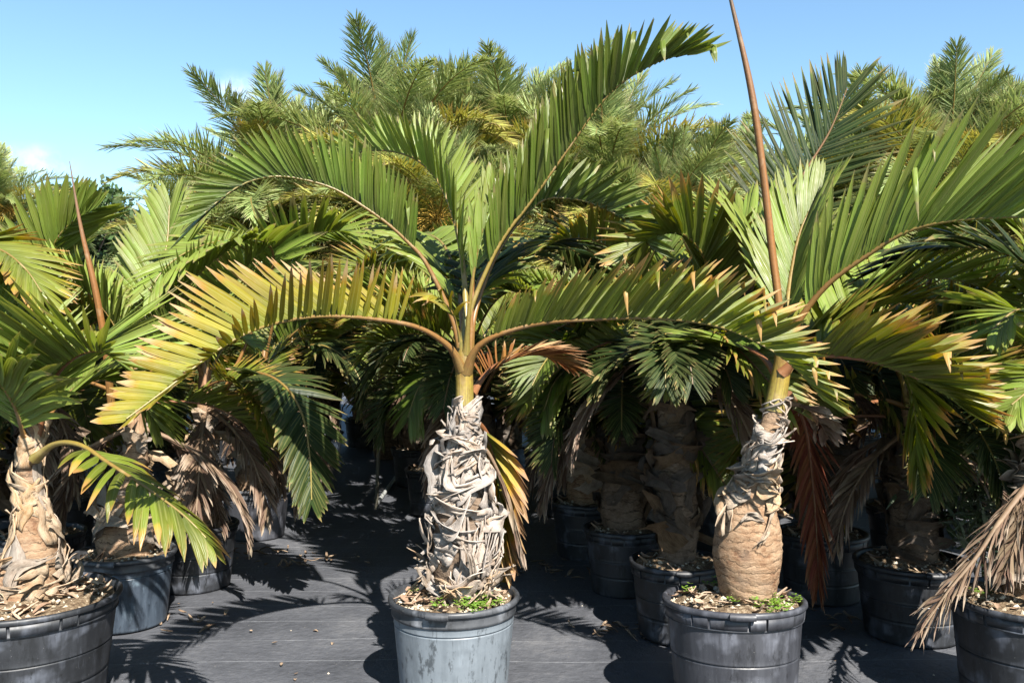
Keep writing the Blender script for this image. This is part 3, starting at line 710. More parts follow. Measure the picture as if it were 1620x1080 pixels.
add_frond(right, px([(1234, 600, 3.95), (1200, 560, 4.1), (1150, 545, 4.3), (1095, 560, 4.45), (1060, 600, 4.55)]),
          'green', 'petiole_red', 32, .40, .04, 47, start=.3, vee=(20, 0, 0), sweep=(60, 50, 22), droop=.5)
add_frond(right, px([(1240, 590, 3.98), (1290, 530, 4.2), (1370, 470, 4.4), (1450, 440, 4.6), (1540, 450, 4.75), (1600, 490, 4.85)]),
          'lime', 'petiole', 34, .45, .042, 48, start=.25, vee=(45, 40, 20), sweep=(55, 50, 22), droop=.3)
add_frond(right, px([(1245, 625, 4.05), (1262, 640, 4.25), (1278, 690, 4.36), (1288, 780, 4.4), (1294, 870, 4.4), (1296, 930, 4.4)]),
          'russet', 'petiole_red', 44, .30, .020, 49, start=.12, vee=(0, -15), sweep=(40, 14), droop=.45, out=(.9, .3), label='dead russet frond hanging straight down', r0=.016)
add_frond(right, px([(1242, 640, 4.0), (1262, 640, 4.1), (1290, 655, 4.16), (1310, 690, 4.18)]), 'dead', 'petiole_dead', 9, .16, .035, 50, start=.3, sweep=(50, 30), vee=(10, 0), droop=.8, curl=.8, label='crumpled grey dead leaf')

# ---- left palm, partly cut by the picture's edge
LY = 4.05
left = thing('potted_palm', 'stout bottle palm in a wide black ribbed pot cut by the photo edge', 'palm', ((42 - 810) / F_PX * LY, LY, 0), FRONT)
pot_parts(left, 'ribbed', .385, .50, 15, M['pot_black'], M['pot_black'])
soil(left, .385, .50, 16, gravel=300, chips=70, mound=.05)
tr = Trunk([P(40, 960, LY), P(42, 925, LY), P(50, 880, LY), P(56, 830, LY), P(50, 790, LY), P(44, 740, LY), P(50, 700, LY), P(58, 660, LY)],
           [.185, .165, .12, .082, .06, .048, .042, .036])
off = np.array(left.location)
obj('trunk', tr.core(np.random.default_rng(9), 30, .012).mesh('trunk', M['bark'], off=off), left)
leaf_bases(left, tr, 51, 20, (.0, .2), (.12, .24), (.04, .09), (.1, .35), 'sheath_tan', (10, 60), curl=.6)
leaf_bases(left, tr, 52, 18, (.2, .78), (.2, .34), (.09, .15), (.0, .08), 'sheath_tan', (66, 86), curl=.15, wave=.45)
add_frond(left, px([(52, 730, 4.05), (62, 680, 4.03), (72, 630, 4.0), (92, 590, 3.95), (125, 562, 3.9), (160, 556, 3.84), (195, 575, 3.8)]),
          'lime', 'petiole_red', 48, .54, .026, 53, True, r0=.02, start=.38, vee=(20, 30, 30), sweep=(72, 66, 26), droop=.16, label='frond rising and arching forward')
add_frond(left, px([(48, 730, 4.05), (38, 690, 4.0), (22, 640, 3.92), (-10, 600, 3.82), (-60, 590, 3.7)]),
          'lime', 'petiole', 30, .46, .042, 54, start=.3, vee=(10, 0), sweep=(60, 24), droop=.7, r0=.018)
add_frond(left, px([(56, 725, 4.0), (88, 702, 3.92), (128, 704, 3.8), (172, 732, 3.7), (233, 772, 3.6), (290, 814, 3.53), (326, 850, 3.5)]),
          'olive', 'petiole_y', 20, .33, .038, 55, True, start=.36, vee=(5, -10, -15), sweep=(60, 46, 14), droop=.95, roll=(0, -10, -10), label='low frond drooping over the aisle with yellow tips', bent=.1)
add_frond(left, px([(55, 700, 4.1), (40, 620, 4.3), (15, 540, 4.5), (-30, 490, 4.65), (-90, 480, 4.8)]),
          'lime', 'petiole', 44, .5, .032, 56, start=.25, vee=(40, 30), sweep=(58, 24), droop=.3)
add_frond(left, px([(58, 700, 4.1), (90, 640, 4.3), (150, 600, 4.5), (210, 620, 4.65), (250, 670, 4.75)]),
          'lime', 'petiole', 44, .40, .032, 57, start=.25, vee=(30, 20, 0), sweep=(58, 24), droop=.45)

# ---- far right palm, mostly outside the picture
FY = 3.95
fright = thing('potted_palm', 'palm in a black corner pot with a shrivelled brown frond over its rim', 'palm', ((1628 - 810) / F_PX * FY, FY, 0), FRONT)
pot_parts(fright, 'ribbed', .32, .52, 17, M['pot_black'], M['pot_black'])
soil(fright, .32, .52, 18, gravel=220, chips=40, weeds=20, mound=.05)
tr = Trunk([P(1640, 950, FY), P(1642, 900, FY), P(1645, 840, FY), P(1650, 780, FY), P(1655, 700, FY), P(1660, 610, FY)], [.14, .15, .14, .10, .075, .05])
off = np.array(fright.location)
obj('trunk', tr.core(np.random.default_rng(19), 28, .012).mesh('trunk', M['bark'], off=off), fright)
leaf_bases(fright, tr, 61, 30, (.05, .8), (.14, .3), (.06, .11), (.08, .4), 'sheath_tan', (20, 70), curl=.5)
add_frond(fright, px([(1650, 740, 3.9), (1620, 775, 3.8), (1585, 820, 3.74), (1545, 880, 3.7), (1500, 935, 3.68), (1455, 1000, 3.66)]),
          'dead', 'petiole_dead', 40, .22, .011, 62, start=.15, vee=(0, -10), sweep=(24, 10), droop=.8, jit=12, curl=.9, r0=.02, label='shrivelled dead frond')
add_frond(fright, px([(1650, 740, 3.86), (1628, 800, 3.78), (1606, 860, 3.74), (1590, 905, 3.72)]), 'dead', 'petiole_dead', 16, .22, .02, 63, start=.2, sweep=(30, 12), vee=(0, 0), droop=.9, curl=.9, r0=.012)
add_frond(fright, px([(1660, 620, 3.95), (1650, 560, 3.9), (1640, 510, 3.84), (1610, 490, 3.76), (1570, 520, 3.7)]),
          'lime', 'petiole_y', 24, .36, .042, 64, True, start=.3, vee=(20, 0), sweep=(60, 26), droop=.5, label='pale green frond drooping at the edge')
add_frond(fright, px([(1660, 640, 3.92), (1690, 600, 3.8), (1680, 590, 3.6), (1650, 600, 3.5), (1600, 640, 3.42)]),
          'lime', 'petiole_y', 26, .34, .042, 65, start=.3, vee=(10, 0), sweep=(60, 26), droop=.6)
add_frond(fright, px([(1662, 610, 4.0), (1670, 520, 4.1), (1640, 430, 4.2), (1570, 395, 4.3), (1490, 392, 4.4), (1420, 415, 4.5), (1375, 460, 4.55)]),
          'deep', 'petiole', 38, .46, .044, 66, start=.25, vee=(20, 10, 0), sweep=(62, 56, 24), droop=.5)
add_frond(fright, px([(1662, 610, 4.05), (1685, 500, 4.25), (1670, 400, 4.45), (1620, 352, 4.6), (1550, 345, 4.75), (1490, 370, 4.85)]),
          'lime', 'petiole_y', 36, .44, .044, 67, start=.3, vee=(30, 20, 10), sweep=(60, 54, 24), droop=.45)
add_frond(fright, px([(1664, 610, 4.05), (1690, 500, 4.1), (1740, 430, 4.1), (1800, 420, 4.1)]), 'green', 'petiole', 30, .44, .044, 68, start=.3, vee=(30, 20), sweep=(60, 24), droop=.4)

# ------------------------------------------------------------------ palms behind: shared frond, trunk and pot meshes
def arc(e0, bend, L, power=1.35, m=14, side=0.):
    s = np.linspace(0, 1, m); a = np.radians(e0 - bend * s ** power); st = L / (m - 1)
    x = np.concatenate([[0], np.cumsum(np.cos(a[:-1]) * st)]); z = np.concatenate([[0], np.cumsum(np.sin(a[:-1]) * st)])
    return np.stack([x, side * s * s * L, z], 1)
def frond_mesh(seed, e0, bend, L, mat, pet, n=54, ll=.42, lw=.029, r0=.018, **kw):
    rng = np.random.default_rng(seed); g = Geo()
    fr = Frond(arc(e0, bend, L, side=rng.normal(0, .12)), 26, out=(1, 0)); fr.rachis(g, r0, .004, 6)
    k = dict(start=.26, vee=(50, 40, 18), sweep=(58, 56, 50, 24), droop=.34, nseg=4); k.update(kw)
    add_leaflets(g, fr.leaflets(n, ll, lw, rng, **k), 1)
    return g.mesh('frond', [M[pet], M[mat]])
FM = [frond_mesh(101, 82, 48, 1.35, 'lime', 'petiole_y'), frond_mesh(102, 70, 75, 1.45, 'lime', 'petiole_y'),
      frond_mesh(103, 62, 85, 1.5, 'green', 'petiole'), frond_mesh(104, 52, 92, 1.5, 'lime', 'petiole'),
      frond_mesh(105, 42, 95, 1.45, 'green', 'petiole'), frond_mesh(106, 30, 95, 1.4, 'olive', 'petiole'),
      frond_mesh(107, 20, 92, 1.35, 'yellowgreen', 'petiole'), frond_mesh(108, 8, 88, 1.3, 'olive', 'petiole_red', droop=.5),
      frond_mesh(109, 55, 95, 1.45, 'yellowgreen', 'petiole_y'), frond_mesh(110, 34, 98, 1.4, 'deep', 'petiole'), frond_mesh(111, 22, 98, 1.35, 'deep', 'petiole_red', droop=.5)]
DEADM = [frond_mesh(121, -20, 70, 1.05, 'dead', 'petiole_dead', 26, .28, .022, curl=.8, droop=.7, sweep=(34, 14), vee=(0, -10)),
         frond_mesh(122, -35, 55, 1.1, 'russet', 'petiole_red', 34, .30, .022, droop=.5, sweep=(42, 16), vee=(0, -10)),
         frond_mesh(123, -5, 80, 1.1, 'orange', 'petiole_red', 30, .32, .028, curl=.4, droop=.6, sweep=(46, 18), vee=(0, -10))]
def trunk_mesh(seed, H, rads, bark, sheath, nsheet, lean=0.):
    rng = np.random.default_rng(seed); k = len(rads)
    pts = [(lean * (i / (k - 1)) ** 2 + rng.normal(0, .008), rng.normal(0, .008), H * i / (k - 1)) for i in range(k)]
    tr = Trunk(pts, rads, 40); g = Geo(); tube(g, tr.c, tr.r, 18, noise=.02, rng=rng)
    for i in range(nsheet):
        a = R(rng.uniform(15, 75)); a = a if rng.random() < .5 else math.pi - a
        q = tr.sheet(rng, rng.random() * 6.28, rng.uniform(.1, .85), a, rng.uniform(.14, .32), rng.uniform(.05, .12), rng.uniform(.05, .5), rng.normal(0, .5), 6, 4)
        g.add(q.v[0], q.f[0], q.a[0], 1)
    return g.mesh('trunk', [M[bark], M[sheath]]), tr.c[-1]
TM = [trunk_mesh(201, 1.05, [.13, .15, .15, .12, .08, .05], 'bark_dark', 'sheath_shaded_brown', 60), trunk_mesh(202, .95, [.15, .16, .14, .10, .065, .045], 'bark', 'sheath_tan', 28, .08),
      trunk_mesh(203, 1.15, [.10, .115, .12, .10, .075, .05], 'bark_dark', 'sheath_shaded_brown', 60, -.06), trunk_mesh(204, .9, [.12, .135, .13, .10, .07, .05], 'bark_dark', 'sheath_shaded_brown', 40)]
_g = Geo(); tube(_g, curve([(0, 0, -.06), (0, 0, .1), (0, 0, .2), (0, 0, .34)], 12), np.interp(np.linspace(0, 1, 12), [0, .3, .7, 1], [.052, .05, .04, .012]), 10)
CSM = _g.mesh('crownshaft', M['crownshaft_dull'])
POTS = {}
def shared_pot(root, key):
    if key not in POTS:
        wall, rimm, kind = {'black': ('pot_black', 'pot_black', 'ribbed'), 'slate': ('pot_slate', 'pot_rim', 'smooth'), 'blue': ('pot_blue', 'pot_rim', 'smooth')}[key]
        pot_parts(root, kind, .27, .42, 70 + len(POTS), M[wall], M[rimm]); soil(root, .27, .42, 80 + len(POTS), gravel=120, chips=24)
        POTS[key] = [o for o in root.children if o.name.split('.')[0] in ('pot_wall', 'pot_rim', 'soil', 'gravel', 'leaf_litter')]
        return
    for o in POTS[key]:
        c = o.copy(); C.objects.link(c); c.parent = root
        for ch in o.children:
            d = ch.copy(); C.objects.link(d); d.parent = c
def back_palm(x, y, label, group, seed, h=1.0, pot='black', pot_s=1.0, nf=9, tv=None, dead=2, age=0, fr_s=1.0, low=3, sunward=3, az0=None, spear=0):
    """potted palm made of shared meshes; h scales its trunk"""
    rng = random.Random(seed)
    root = thing('potted_palm', label, 'palm', (x, y, 0), group)
    shared_pot(root, pot)
    for c in root.children: c.scale = (pot_s, pot_s, 1)
    me, top = TM[rng.randrange(4) if tv is None else tv]
    t = obj('trunk', me, root, (0, 0, .36), (0, 0, rng.random() * 6.28 if tv is None else 0), (1, 1, h))
    a = t.rotation_euler.z
    cx_, cy_, cz_ = top[0] * math.cos(a), top[0] * math.sin(a), .36 + top[2] * h
    obj('crownshaft', CSM, root, (cx_, cy_, cz_))
    az = rng.random() * 6.28 if az0 is None else az0
    for i in range(nf):
        k = min(8, max(0, int(i * 8 / nf) + rng.choice((0, 0, 1)) + age)); k = rng.choice((k, k, k, 8)) if 2 < k < 6 else k
        obj('frond', FM[k], root, (cx_, cy_, cz_ + .16 - .012 * i), (R(rng.gauss(0, 7)), R(rng.gauss(0, 5)), az + i * 2.4 + rng.gauss(0, .2)), fr_s * rng.uniform(.85, 1.1))
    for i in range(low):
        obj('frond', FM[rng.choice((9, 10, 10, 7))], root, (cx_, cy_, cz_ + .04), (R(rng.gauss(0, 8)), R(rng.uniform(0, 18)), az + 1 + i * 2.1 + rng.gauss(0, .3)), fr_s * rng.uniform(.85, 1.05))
    for i in range(sunward):  # extra fronds turned to the sun, added to cast shade on the trunk
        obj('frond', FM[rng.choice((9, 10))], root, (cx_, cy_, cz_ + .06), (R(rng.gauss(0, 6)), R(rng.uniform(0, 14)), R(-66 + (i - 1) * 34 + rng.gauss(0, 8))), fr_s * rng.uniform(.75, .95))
    for i in range(dead):
        obj('dead_frond', DEADM[0], root, (cx_, cy_, cz_ - .02), (0, 0, rng.random() * 6.28), rng.uniform(.75, 1.0))
    if spear:
        g = Geo(); tube(g, curve([(0, 0, 0), (-.03 * spear, 0, .5 * spear), (-.12 * spear, 0, 1.0 * spear)], 20), np.linspace(.016, .003, 20), 8)
        obj('spear_leaf', g.mesh('spear_leaf', M['spear']), root, (cx_, cy_, cz_ + .1))
    return root
def X(pxx, Y): return (pxx - 810) / F_PX * Y
SECOND = 'potted palms behind the front row'
pa = back_palm(X(198, 5.2), 5.2, 'palm in a bluish pot behind the wide black pot, an orange brown spear above it', SECOND, 1, .85, 'blue', 1.0, tv=1, fr_s=.8, age=0, sunward=0, low=0, dead=4, nf=6)
g = Geo(); tube(g, curve(px([(176, 640, 5.15), (166, 545, 5.02), (150, 455, 4.95), (128, 360, 4.92), (110, 255, 4.9)]), 30), np.interp(np.linspace(0, 1, 30), [0, .5, 1], [.024, .019, .002]), 12, ridge=.2)
obj('spear_leaf', g.mesh('spear_leaf', M['spear'], off=np.array(pa.location)), pa)
pb = back_palm(X(308, 5.95), 5.95, 'shaggy palm in a black pot beside the weed mat aisle under the yellow frond', SECOND, 2, .9, 'black', 1.0, tv=1, dead=6, age=0, fr_s=.72, sunward=0, low=0, nf=6)
pc = back_palm(X(405, 7.4), 7.4, 'palm with a pale shaggy trunk and a dark frond hanging into the aisle', SECOND, 3, .9, 'slate', tv=1, dead=6, fr_s=.8, age=0, sunward=0, low=0, nf=7)
pd_ = back_palm(X(462, 8.9), 8.9, 'palm in a bluish pot further down the aisle', SECOND, 4, 1.0, 'blue', tv=3, fr_s=.85, age=1)
pe = back_palm(X(508, 11.4), 11.4, 'palm in a bluish pot at the far end of the aisle', SECOND, 5, 1.05, 'blue', tv=0)
pf = back_palm(X(60, 5.7), 5.7, 'tall green palm with a yellow midrib fan standing behind the stout palm', SECOND, 6, .95, 'black', fr_s=.75, age=2)
pg = back_palm(X(-70, 5.0), 5.0, 'palm at the edge with a lime fan drooping into the picture', SECOND, 7, .95, 'slate', fr_s=.7, age=2, nf=6, low=1, sunward=1)
ph = back_palm(X(1072, 5.0), 5.0, 'palm with a dark shaded spindle trunk in a black pot close behind the leaning palm', SECOND, 8, 1.1, 'black', .95, tv=2, dead=4, fr_s=.75, age=2, nf=6)
pi_ = back_palm(X(988, 5.85), 5.85, 'shaded palm in a black pot midway between the centre pot and the leaning palm', SECOND, 9, .9, 'black', .95, tv=0, dead=6, fr_s=.8, age=2)
pj = back_palm(X(1442, 5.0), 5.0, 'palm in a black pot behind the rim of the corner pot', SECOND, 10, .9, 'black', 1.1, tv=3, dead=5, fr_s=.8, age=2)
pk = back_palm(X(1300, 5.7), 5.7, 'palm with ragged whitish leaf bases behind the russet dead frond', SECOND, 11, 1.0, 'black', tv=0, dead=6, fr_s=.8, age=2)
pl = back_palm(X(760, 6.4), 6.4, 'palm in deep shade right behind the centre trunk', SECOND, 12, .9, 'black', tv=2, dead=2, fr_s=.8, age=2)
# fronds of these palms that can be picked out one by one
add_frond(pf, px([(70, 600, 5.7), (64, 500, 5.65), (70, 425, 5.6), (92, 375, 5.55), (122, 345, 5.5), (150, 330, 5.45)]), 'lime', 'petiole_y', 34, .42, .045, 301, joined=True, jit=2.5, start=.35, vee=(20, 25), sweep=(52, 20), droop=.12, roll=(0, -40))
add_frond(pg, px([(-70, 520, 5.0), (-90, 430, 4.95), (-60, 385, 4.85), (0, 395, 4.75), (40, 425, 4.65), (66, 462, 4.6)]), 'yellowgreen', 'petiole_y', 34, .42, .05, 302, joined=True, jit=2.5, start=.3, vee=(15, 0), sweep=(60, 24), droop=.3)
add_frond(pa, px([(205, 640, 5.2), (225, 540, 5.3), (250, 440, 5.4), (264, 385, 5.5), (268, 325, 5.6)]), 'lime', 'petiole_y', 34, .46, .042, 303, joined=True, jit=2.5, start=.3, vee=(10, 20), sweep=(50, 18), droop=.25)
add_frond(pb, px([(345, 640, 5.9), (400, 520, 5.95), (432, 420, 5.9), (420, 384, 5.75), (370, 378, 5.5), (310, 392, 5.3), (265, 420, 5.15), (235, 460, 5.05)]), 'lime', 'petiole', 38, .42, .044, 304, joined=True, jit=2.5, start=.35, vee=(20, 10, 0), sweep=(60, 52, 22), droop=.4)
add_frond(pc, px([(405, 640, 7.4), (430, 520, 7.3), (445, 440, 7.1), (480, 390, 6.9), (530, 365, 6.7), (560, 380, 6.6)]), 'lime', 'petiole', 36, .6, .05, 305, joined=True, jit=2.5, start=.35, vee=(40, 30), sweep=(56, 22), droop=.3)
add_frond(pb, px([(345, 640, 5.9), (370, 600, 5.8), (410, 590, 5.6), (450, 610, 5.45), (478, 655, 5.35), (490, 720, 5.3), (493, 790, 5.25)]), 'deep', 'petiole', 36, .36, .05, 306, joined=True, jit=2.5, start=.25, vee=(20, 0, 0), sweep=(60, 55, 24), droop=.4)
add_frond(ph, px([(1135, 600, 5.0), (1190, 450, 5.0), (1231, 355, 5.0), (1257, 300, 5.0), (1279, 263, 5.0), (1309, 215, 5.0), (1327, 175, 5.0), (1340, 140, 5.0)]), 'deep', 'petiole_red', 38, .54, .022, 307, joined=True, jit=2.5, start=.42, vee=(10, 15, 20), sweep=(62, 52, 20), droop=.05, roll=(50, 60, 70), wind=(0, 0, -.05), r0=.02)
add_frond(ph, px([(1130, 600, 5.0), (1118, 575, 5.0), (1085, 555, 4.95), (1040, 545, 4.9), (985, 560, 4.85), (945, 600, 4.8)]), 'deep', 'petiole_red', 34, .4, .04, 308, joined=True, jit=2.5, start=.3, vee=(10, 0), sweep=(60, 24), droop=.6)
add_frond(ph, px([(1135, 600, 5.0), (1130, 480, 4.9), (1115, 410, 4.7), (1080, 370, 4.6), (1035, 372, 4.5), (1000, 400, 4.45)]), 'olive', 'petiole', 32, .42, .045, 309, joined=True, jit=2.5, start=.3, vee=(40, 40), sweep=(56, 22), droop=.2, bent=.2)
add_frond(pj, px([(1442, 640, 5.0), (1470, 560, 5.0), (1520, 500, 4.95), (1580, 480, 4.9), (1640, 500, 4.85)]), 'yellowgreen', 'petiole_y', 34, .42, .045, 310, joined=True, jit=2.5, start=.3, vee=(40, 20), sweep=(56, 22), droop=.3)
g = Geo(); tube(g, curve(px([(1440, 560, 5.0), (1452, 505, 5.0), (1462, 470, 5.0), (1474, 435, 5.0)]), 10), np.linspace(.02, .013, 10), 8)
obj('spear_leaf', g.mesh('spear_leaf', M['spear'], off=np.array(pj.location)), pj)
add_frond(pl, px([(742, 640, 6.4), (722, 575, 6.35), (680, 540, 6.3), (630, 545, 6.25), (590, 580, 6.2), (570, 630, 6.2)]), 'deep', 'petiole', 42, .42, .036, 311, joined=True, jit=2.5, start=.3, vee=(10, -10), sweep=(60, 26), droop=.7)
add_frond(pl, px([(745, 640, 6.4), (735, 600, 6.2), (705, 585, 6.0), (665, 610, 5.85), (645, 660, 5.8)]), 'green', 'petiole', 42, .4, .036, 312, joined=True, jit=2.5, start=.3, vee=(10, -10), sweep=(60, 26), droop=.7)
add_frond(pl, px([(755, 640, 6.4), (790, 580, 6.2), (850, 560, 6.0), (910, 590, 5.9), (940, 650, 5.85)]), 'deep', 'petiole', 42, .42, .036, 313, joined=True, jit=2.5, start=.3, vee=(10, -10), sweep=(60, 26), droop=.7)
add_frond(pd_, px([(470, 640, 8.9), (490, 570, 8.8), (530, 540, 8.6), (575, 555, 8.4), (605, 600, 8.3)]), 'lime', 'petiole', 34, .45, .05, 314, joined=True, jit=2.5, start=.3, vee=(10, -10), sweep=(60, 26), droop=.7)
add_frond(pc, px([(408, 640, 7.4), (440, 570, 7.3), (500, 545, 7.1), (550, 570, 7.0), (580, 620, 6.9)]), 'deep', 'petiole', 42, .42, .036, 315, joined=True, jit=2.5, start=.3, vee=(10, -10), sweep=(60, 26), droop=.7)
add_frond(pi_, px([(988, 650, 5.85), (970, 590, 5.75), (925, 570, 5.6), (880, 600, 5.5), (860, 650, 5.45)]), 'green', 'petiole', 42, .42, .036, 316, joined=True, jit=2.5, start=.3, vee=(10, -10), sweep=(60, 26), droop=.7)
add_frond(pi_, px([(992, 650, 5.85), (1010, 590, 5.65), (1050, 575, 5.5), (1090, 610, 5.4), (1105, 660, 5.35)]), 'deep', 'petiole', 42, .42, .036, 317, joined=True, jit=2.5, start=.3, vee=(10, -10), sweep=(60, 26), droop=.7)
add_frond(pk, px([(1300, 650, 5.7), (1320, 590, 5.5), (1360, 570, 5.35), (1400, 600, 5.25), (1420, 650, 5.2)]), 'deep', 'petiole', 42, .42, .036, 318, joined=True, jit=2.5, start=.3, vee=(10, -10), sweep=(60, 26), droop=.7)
for q_, (pxx, lab) in enumerate(((575, 'leaf-hidden palm closing the far end of the aisle behind the bluish pot'), (632, 'leaf-hidden palm standing in the middle of the far aisle end'), (690, 'leaf-hidden palm at the far aisle end next to the centre trunk'))):
    back_palm(X(pxx, 13.2), 13.2 + .3 * q_, lab, SECOND, 90 + q_, 1.0, 'black', nf=11, age=1, low=5)
CROWD = 'crowd of potted palms in the rows behind'
ROWS = ('first', 'second', 'third', 'fourth', 'fifth')
LEFT_COL = ('along the aisle edge', 'one column in from the aisle', 'behind the upright orange spear', 'behind the stout palm', 'behind the lime fan at the edge')
RIGHT_COL = ('right beside the aisle', 'straight behind the centre trunk', 'behind the low arching frond', 'behind the shaded spindle trunk', 'behind the leaning palm', 'behind the russet dead frond', 'behind the corner pot')
rng_ = random.Random(77); idx = 400
for i in range(5):
    for j in range(5):
        y_ = 6.9 + 1.5 * j + rng_.gauss(0, .12); x_ = -3.45 - 1.35 * i + rng_.gauss(0, .12) - .02 * j
        if j > 1 and i == 0: x_ -= .25
        if abs(x_ / y_) > .75: continue
        back_palm(x_, y_, 'potted palm in the %s crowded row back, %s' % (ROWS[j], LEFT_COL[i]), CROWD, idx, rng_.uniform(.62, .95) + .04 * j, rng_.choice(('black', 'slate', 'blue')), nf=11, dead=2, fr_s=rng_.uniform(.78, .95), age=1); idx += 1
for i in range(7):
    for j in range(4):
        y_ = 6.9 + 1.45 * j + rng_.gauss(0, .12); x_ = -.75 + 1.25 * i + rng_.gauss(0, .12)
        if i == 0 and j == 0: continue
        if abs(x_ / y_) > .75: continue
        back_palm(x_, y_, 'potted palm in the %s dense row back, %s' % (ROWS[j], RIGHT_COL[i]), CROWD, idx, rng_.uniform(.75, 1.05) + .05 * j, rng_.choice(('black', 'slate', 'black')), nf=11, dead=2, fr_s=rng_.uniform(.82, 1.0), age=1); idx += 1

# ------------------------------------------------------------------ tall date palms behind
def date_frond(seed, e0, bend, L, mat, dry=0.):
    rng = np.random.default_rng(seed); g = Geo()
    fr = Frond(arc(e0, bend, L, 1.5, side=rng.normal(0, .1)), 30, out=(1, 0)); fr.rachis(g, .022, .005, 5)
    add_leaflets(g, fr.leaflets(150, .50, .0165, rng, start=.05, vee=(26, 20, 12), sweep=(62, 55, 24), droop=.22, nseg=3, fold=.3, jit=10, prof=(.5, .9, 1, 1, .85, .6, .3)), 1)
    return g.mesh('frond', [M['petiole_y'], M[mat]])
DF = [date_frond(501, 86, 25, 1.9, 'date'), date_frond(502, 72, 55, 2.2, 'date'), date_frond(503, 60, 75, 2.4, 'date'), date_frond(504, 50, 85, 2.4, 'date_old'),
      date_frond(505, 40, 92, 2.4, 'date'), date_frond(506, 28, 90, 2.3, 'date'), date_frond(507, 12, 85, 2.2, 'date_old'), date_frond(508, -5, 75, 2.1, 'date_old')]
def spray(seed):
    rng = np.random.default_rng(seed); g = Geo()
    st = arc(60, 95, .6, 1.2, 8); tube(g, st, .012, 5)
    for k in range(170):
        p0 = st[rng.integers(3, 8)]; d = nrm(np.array([1, 0, .3]) * .6 + rng.normal(0, .5, 3)); L = rng.uniform(.12, .34)
        q = np.array([p0 + d * L * t + np.array([0, 0, -.35]) * L * t * t for t in np.linspace(0, 1, 4)])
        tube(g, q, np.array([.002, .0032, .004, .002]), 3, rnd=rng.random(), cap=False)
    return g.mesh('flower_spray', M['flower'])
SP = [spray(601), spray(602)]
def boots(seed, H, r):
    rng = np.random.default_rng(seed); tr = Trunk([(0, 0, 0), (0, 0, H * .5), (0, 0, H)], [r * 1.15, r, r * .95], 30); g = Geo(); tube(g, tr.c, tr.r, 16, noise=.03, rng=rng)
    for k in range(90):
        q = tr.sheet(rng, k * 2.4, .98 * k / 90, R(85), rng.uniform(.14, .24), .09, .5, .2, 4, 3); g.add(q.v[0], q.f[0], q.a[0], 1)
    return g.mesh('trunk', [M['bark_dark'], M['sheath_tan']])
BT = boots(610, 1.0, .17)
DATES = 'tall date palms behind the nursery rows'
def date_palm(pxx, pyy, Y, label, seed, nf=60, s=1.0, sprays=3):
    rng = random.Random(seed); c = P(pxx, pyy, Y)
    root = thing('date_palm', label, 'palm', (c[0], Y, 0), DATES)
    obj('trunk', BT, root, (0, 0, -.02), (0, 0, seed), (1, 1, c[2]))
    for i in range(nf):
        k = min(7, int(i * 8 / nf))
        obj('frond', DF[k], root, (0, 0, c[2] - .02 - .01 * i), (R(rng.gauss(0, 6)), R(rng.gauss(0, 7)), i * 2.4 + rng.gauss(0, .2) + seed), s * rng.uniform(.85, 1.12))
    for i in range(sprays):
        obj('flower_spray', SP[i % 2], root, (0, 0, c[2] + rng.uniform(-.35, .1)), (0, 0, R(-90 + (i - sprays / 2 + .5) * 55 + rng.gauss(0, 16))), rng.uniform(1.2, 1.9))
    return root
date_palm(615, 300, 12.0, 'tallest date palm, feathery crown with orange flower stalks above the arching green frond', 1, s=1.02, sprays=3)
date_palm(805, 300, 13.0, 'date palm seen beside the tall curving frond, right of the tallest crown', 2)
date_palm(955, 320, 12.0, 'date palm whose drooping crown shows in the gap behind the tall curving frond', 3, sprays=3)
date_palm(440, 350, 12.5, 'date palm behind the left upper arching frond with yellow flower stalks', 4)
date_palm(1175, 340, 16.0, 'smaller bluish date palm seen just left of the long spear leaf', 5, s=.9)
date_palm(1490, 310, 12.0, 'tall date palm behind the big up-swept frond', 6)
date_palm(1640, 320, 12.5, 'date palm at the far corner behind the up-swept frond', 7)
date_palm(1345, 350, 13.0, 'date palm with orange stalks behind the dark upright frond', 8, sprays=3)
date_palm(-10, 345, 20.0, 'dark distant date palm at the picture edge below the small cloud', 9, s=.9)
date_palm(520, 330, 14.5, 'date palm filling the crown mass left of the tallest date palm', 12)
date_palm(715, 285, 14.8, 'date palm behind the tallest one, its tip standing up like a plume', 13)
date_palm(885, 330, 14.6, 'date palm seen through the tall curving frond of the centre palm', 14)
date_palm(1270, 385, 15.0, 'date palm low behind the leaning palm and its spear', 15, s=.85)
date_palm(1565, 345, 14.6, 'date palm between the two tall ones in the corner', 16)
date_palm(330, 410, 14.2, 'low date palm where the skyline drops toward the orange spear', 17, s=.85)
date_palm(700, 390, 10.5, 'low date palm directly behind the centre crown', 10, s=.85, sprays=3)
date_palm(1060, 400, 11.0, 'low date palm in the dip between the two tall crowns', 11, s=.8, sprays=3)

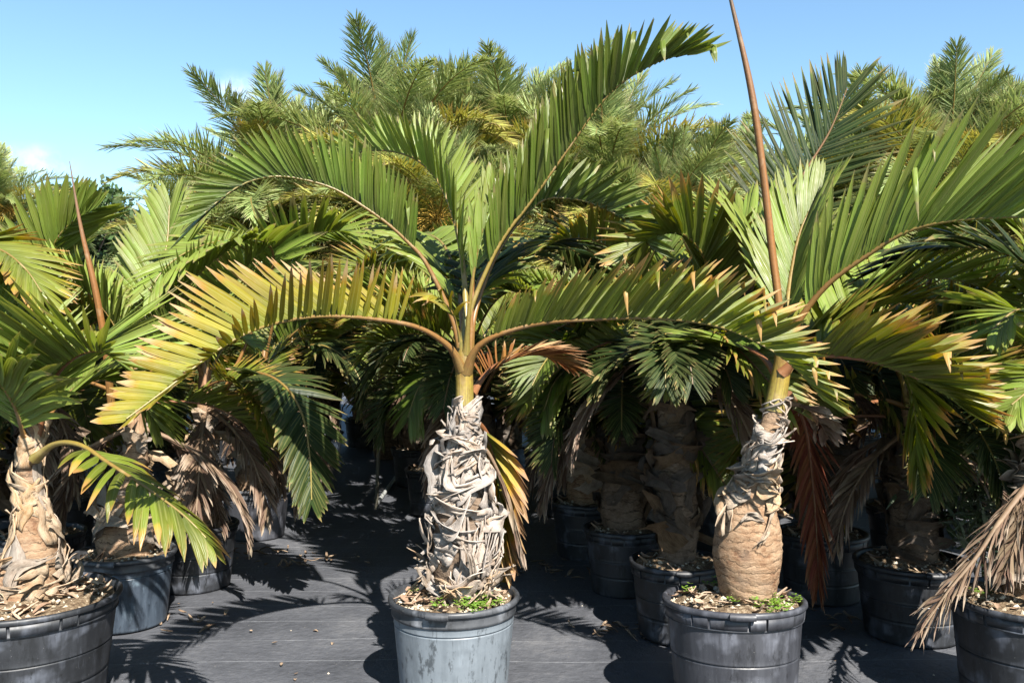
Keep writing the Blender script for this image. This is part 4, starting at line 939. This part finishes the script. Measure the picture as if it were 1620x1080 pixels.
# ------------------------------------------------------------------ shrubs, distant trees, tree line
def leaf_cloud(g, rng, c, rad, n, size, asp=.45, clumps=14, mi=0, shell=.55):
    cc = rng.normal(0, 1, (clumps, 3)); cc = nrm(cc) * (shell + (1 - shell) * rng.random((clumps, 1))) * .72
    k = rng.integers(0, clumps, n)
    p = cc[k] + nrm(rng.normal(0, 1, (n, 3))) * (rng.random((n, 1)) ** .4) * .42
    p = p * np.asarray(rad) + np.asarray(c)
    d = nrm(rng.normal(0, 1, (n, 3)) + [0, 0, .3]); w = nrm(np.cross(d, rng.normal(0, 1, (n, 3)))); s = size * rng.uniform(.6, 1.3, (n, 1))
    nn = np.cross(d, w)
    v = np.stack([p, p + d * s * .5 + w * s * asp * .5 + nn * s * .08, p + d * s, p + d * s * .5 - w * s * asp * .5 + nn * s * .08], 1)
    a = np.zeros_like(v); a[:, :, 1] = [0, .5, 1, .5]; a[:, :, 0] = [0, 1, 0, -1]; a[..., 2] = rng.random((n, 1))
    g.add(v, np.arange(n * 4).reshape(-1, 4), a, mi)
def shrub(name, label, cat, loc, rad, h, n, size, mat, seed, asp=.45, clumps=16):
    rng = np.random.default_rng(seed); root = thing(name, label, cat, loc)
    g = Geo()
    for k in range(7):
        a = rng.random() * 6.28; tip = np.array([math.cos(a) * rad[0] * .6, math.sin(a) * rad[1] * .6, h + rng.normal(0, rad[2] * .4)])
        tube(g, curve([(0, 0, 0), tip * [.3, .3, .5], tip], 10), np.linspace(.02, .005, 10), 5)
    obj('stem', g.mesh('stem', M['wood']), root)
    g = Geo(); leaf_cloud(g, rng, (0, 0, h), rad, n, size, asp, clumps)
    tag(obj('foliage', g.mesh('foliage', M[mat]), root), kind='stuff')
shrub('leafy_shrub', 'light green small-leaved shrub behind the stubby orange spear', 'shrub', (X(1545, 7.2), 7.2, 0), (.62, .5, .75), 1.55, 5200, .075, 'broad', 701, .6, 26)
shrub('narrow_leaved_shrub', 'dark shrub with narrow glossy leaves in the shade beside the corner pot', 'shrub', (X(1565, 4.9), 4.9, 0), (.42, .36, .62), .92, 1500, .15, 'shrub_leaf', 702, .13, 22)
def tree(label, pxx, top, Y, r, seed, group=None):
    rng = np.random.default_rng(seed); t = P(pxx, top, Y); H = t[2]
    root = thing('broadleaf_tree', label, 'tree', (t[0], Y, 0), group)
    g = Geo(); tube(g, curve([(0, 0, 0), (.1, 0, H * .4), (0, .1, H * .75)], 14), np.linspace(.22, .08, 14), 8)
    for k in range(7):
        a = k * .9 + rng.random(); tube(g, curve([(0, 0, H * .4), (math.cos(a) * r * .4, math.sin(a) * r * .4, H * .6), (math.cos(a) * r * .8, math.sin(a) * r * .8, H * .78)], 8), np.linspace(.07, .02, 8), 5)
    obj('trunk', g.mesh('trunk', M['wood']), root)
    g = Geo(); leaf_cloud(g, rng, (0, 0, H - r * .95), (r, r, r), 9000, .26, .6, 34); tag(obj('crown', g.mesh('crown', M['tree_leaf']), root), kind='stuff')
tree('round broadleaf tree on the skyline behind the upright orange spear', 128, 285, 34, 2.1, 711)
tree('low broadleaf tree at the skyline dip between the palm groups', 205, 335, 40, 2.2, 712)
def treeline():
    rng = np.random.default_rng(720); g = Geo()
    for k in range(46):
        x = -46 + 2.05 * k + rng.normal(0, .4); h = rng.uniform(4.2, 5.6)
        leaf_cloud(g, rng, (x, 44 + rng.normal(0, 1.2), h * .52), (2.0, 1.6, h * .58), 1500, .42, .6, 18)
    tag(obj('treeline', g.mesh('treeline', M['tree_leaf'])), 'dark green wood closing the view far behind the palms', kind='stuff')
treeline()

# ------------------------------------------------------------------ stake, pipe, litter
g = Geo(); tube(g, curve([P(602, 615, 8.55), P(599, 700, 8.55), np.array([P(595, 800, 8.55)[0], 8.55, -.05])], 12), .018, 8)
tag(obj('wooden_stake', g.mesh('wooden_stake', M['stake'])), 'thin weathered stake standing upright in the weed mat aisle', 'stake')
q0 = np.array([X(597, 8.7), 8.7, .022]); q1 = np.array([X(657, 12.6), 12.6, .022])
g = Geo(); tube(g, curve([q0, (q0 + q1) / 2, q1], 8), .021, 8)
tag(obj('irrigation_pipe', g.mesh('irrigation_pipe', M['pipe'])), 'pale grey pipe lying on the weed mat from the foot of the stake', 'pipe')
def litter():
    rng = np.random.default_rng(33); g = Geo(); n = 0
    for _ in range(110):
        y = 3.2 + 9 * rng.random() ** 1.4; x = rng.uniform(-.55, .62) * y
        sheet_piece(g, np.array([x, y, .012]), rng, rng.uniform(.01, .035) * (1 + (rng.random() < .1) * 2.5), rng.uniform(.006, .02), tilt=.12)
    for pxx, pyy, k in ((1010, 1000, 22), (285, 985, 10), (400, 875, 30), (880, 905, 22), (330, 880, 24), (470, 890, 24), (900, 800, 30), (1330, 985, 14)):
        y0 = gy(pyy); x0 = X(pxx, y0)
        for _ in range(k):
            sheet_piece(g, np.array([x0 + rng.normal(0, .16), y0 + rng.normal(0, .1), .014]), rng, rng.uniform(.03, .13), rng.uniform(.01, .035), tilt=.2)
    for _ in range(70):
        y = 3.3 + 6 * rng.random() ** 1.3; x = rng.uniform(-.55, .6) * y; q = rng.uniform(.003, .008)
        g.add(np.array([[1, 0, 0], [0, 1, 0], [-1, 0, 0], [0, -1, 0], [0, 0, 1.]]) * q + [x, y, .006], [[0, 1, 4], [1, 2, 4], [2, 3, 4], [3, 0, 4]], np.tile([0, 0, 1.0], (5, 1)), 1)
    tag(obj('ground_litter', g.mesh('ground_litter', [M['litter'], M['pebble']])), 'scraps of dry leaf scattered over the black weed mat', kind='stuff')
litter()
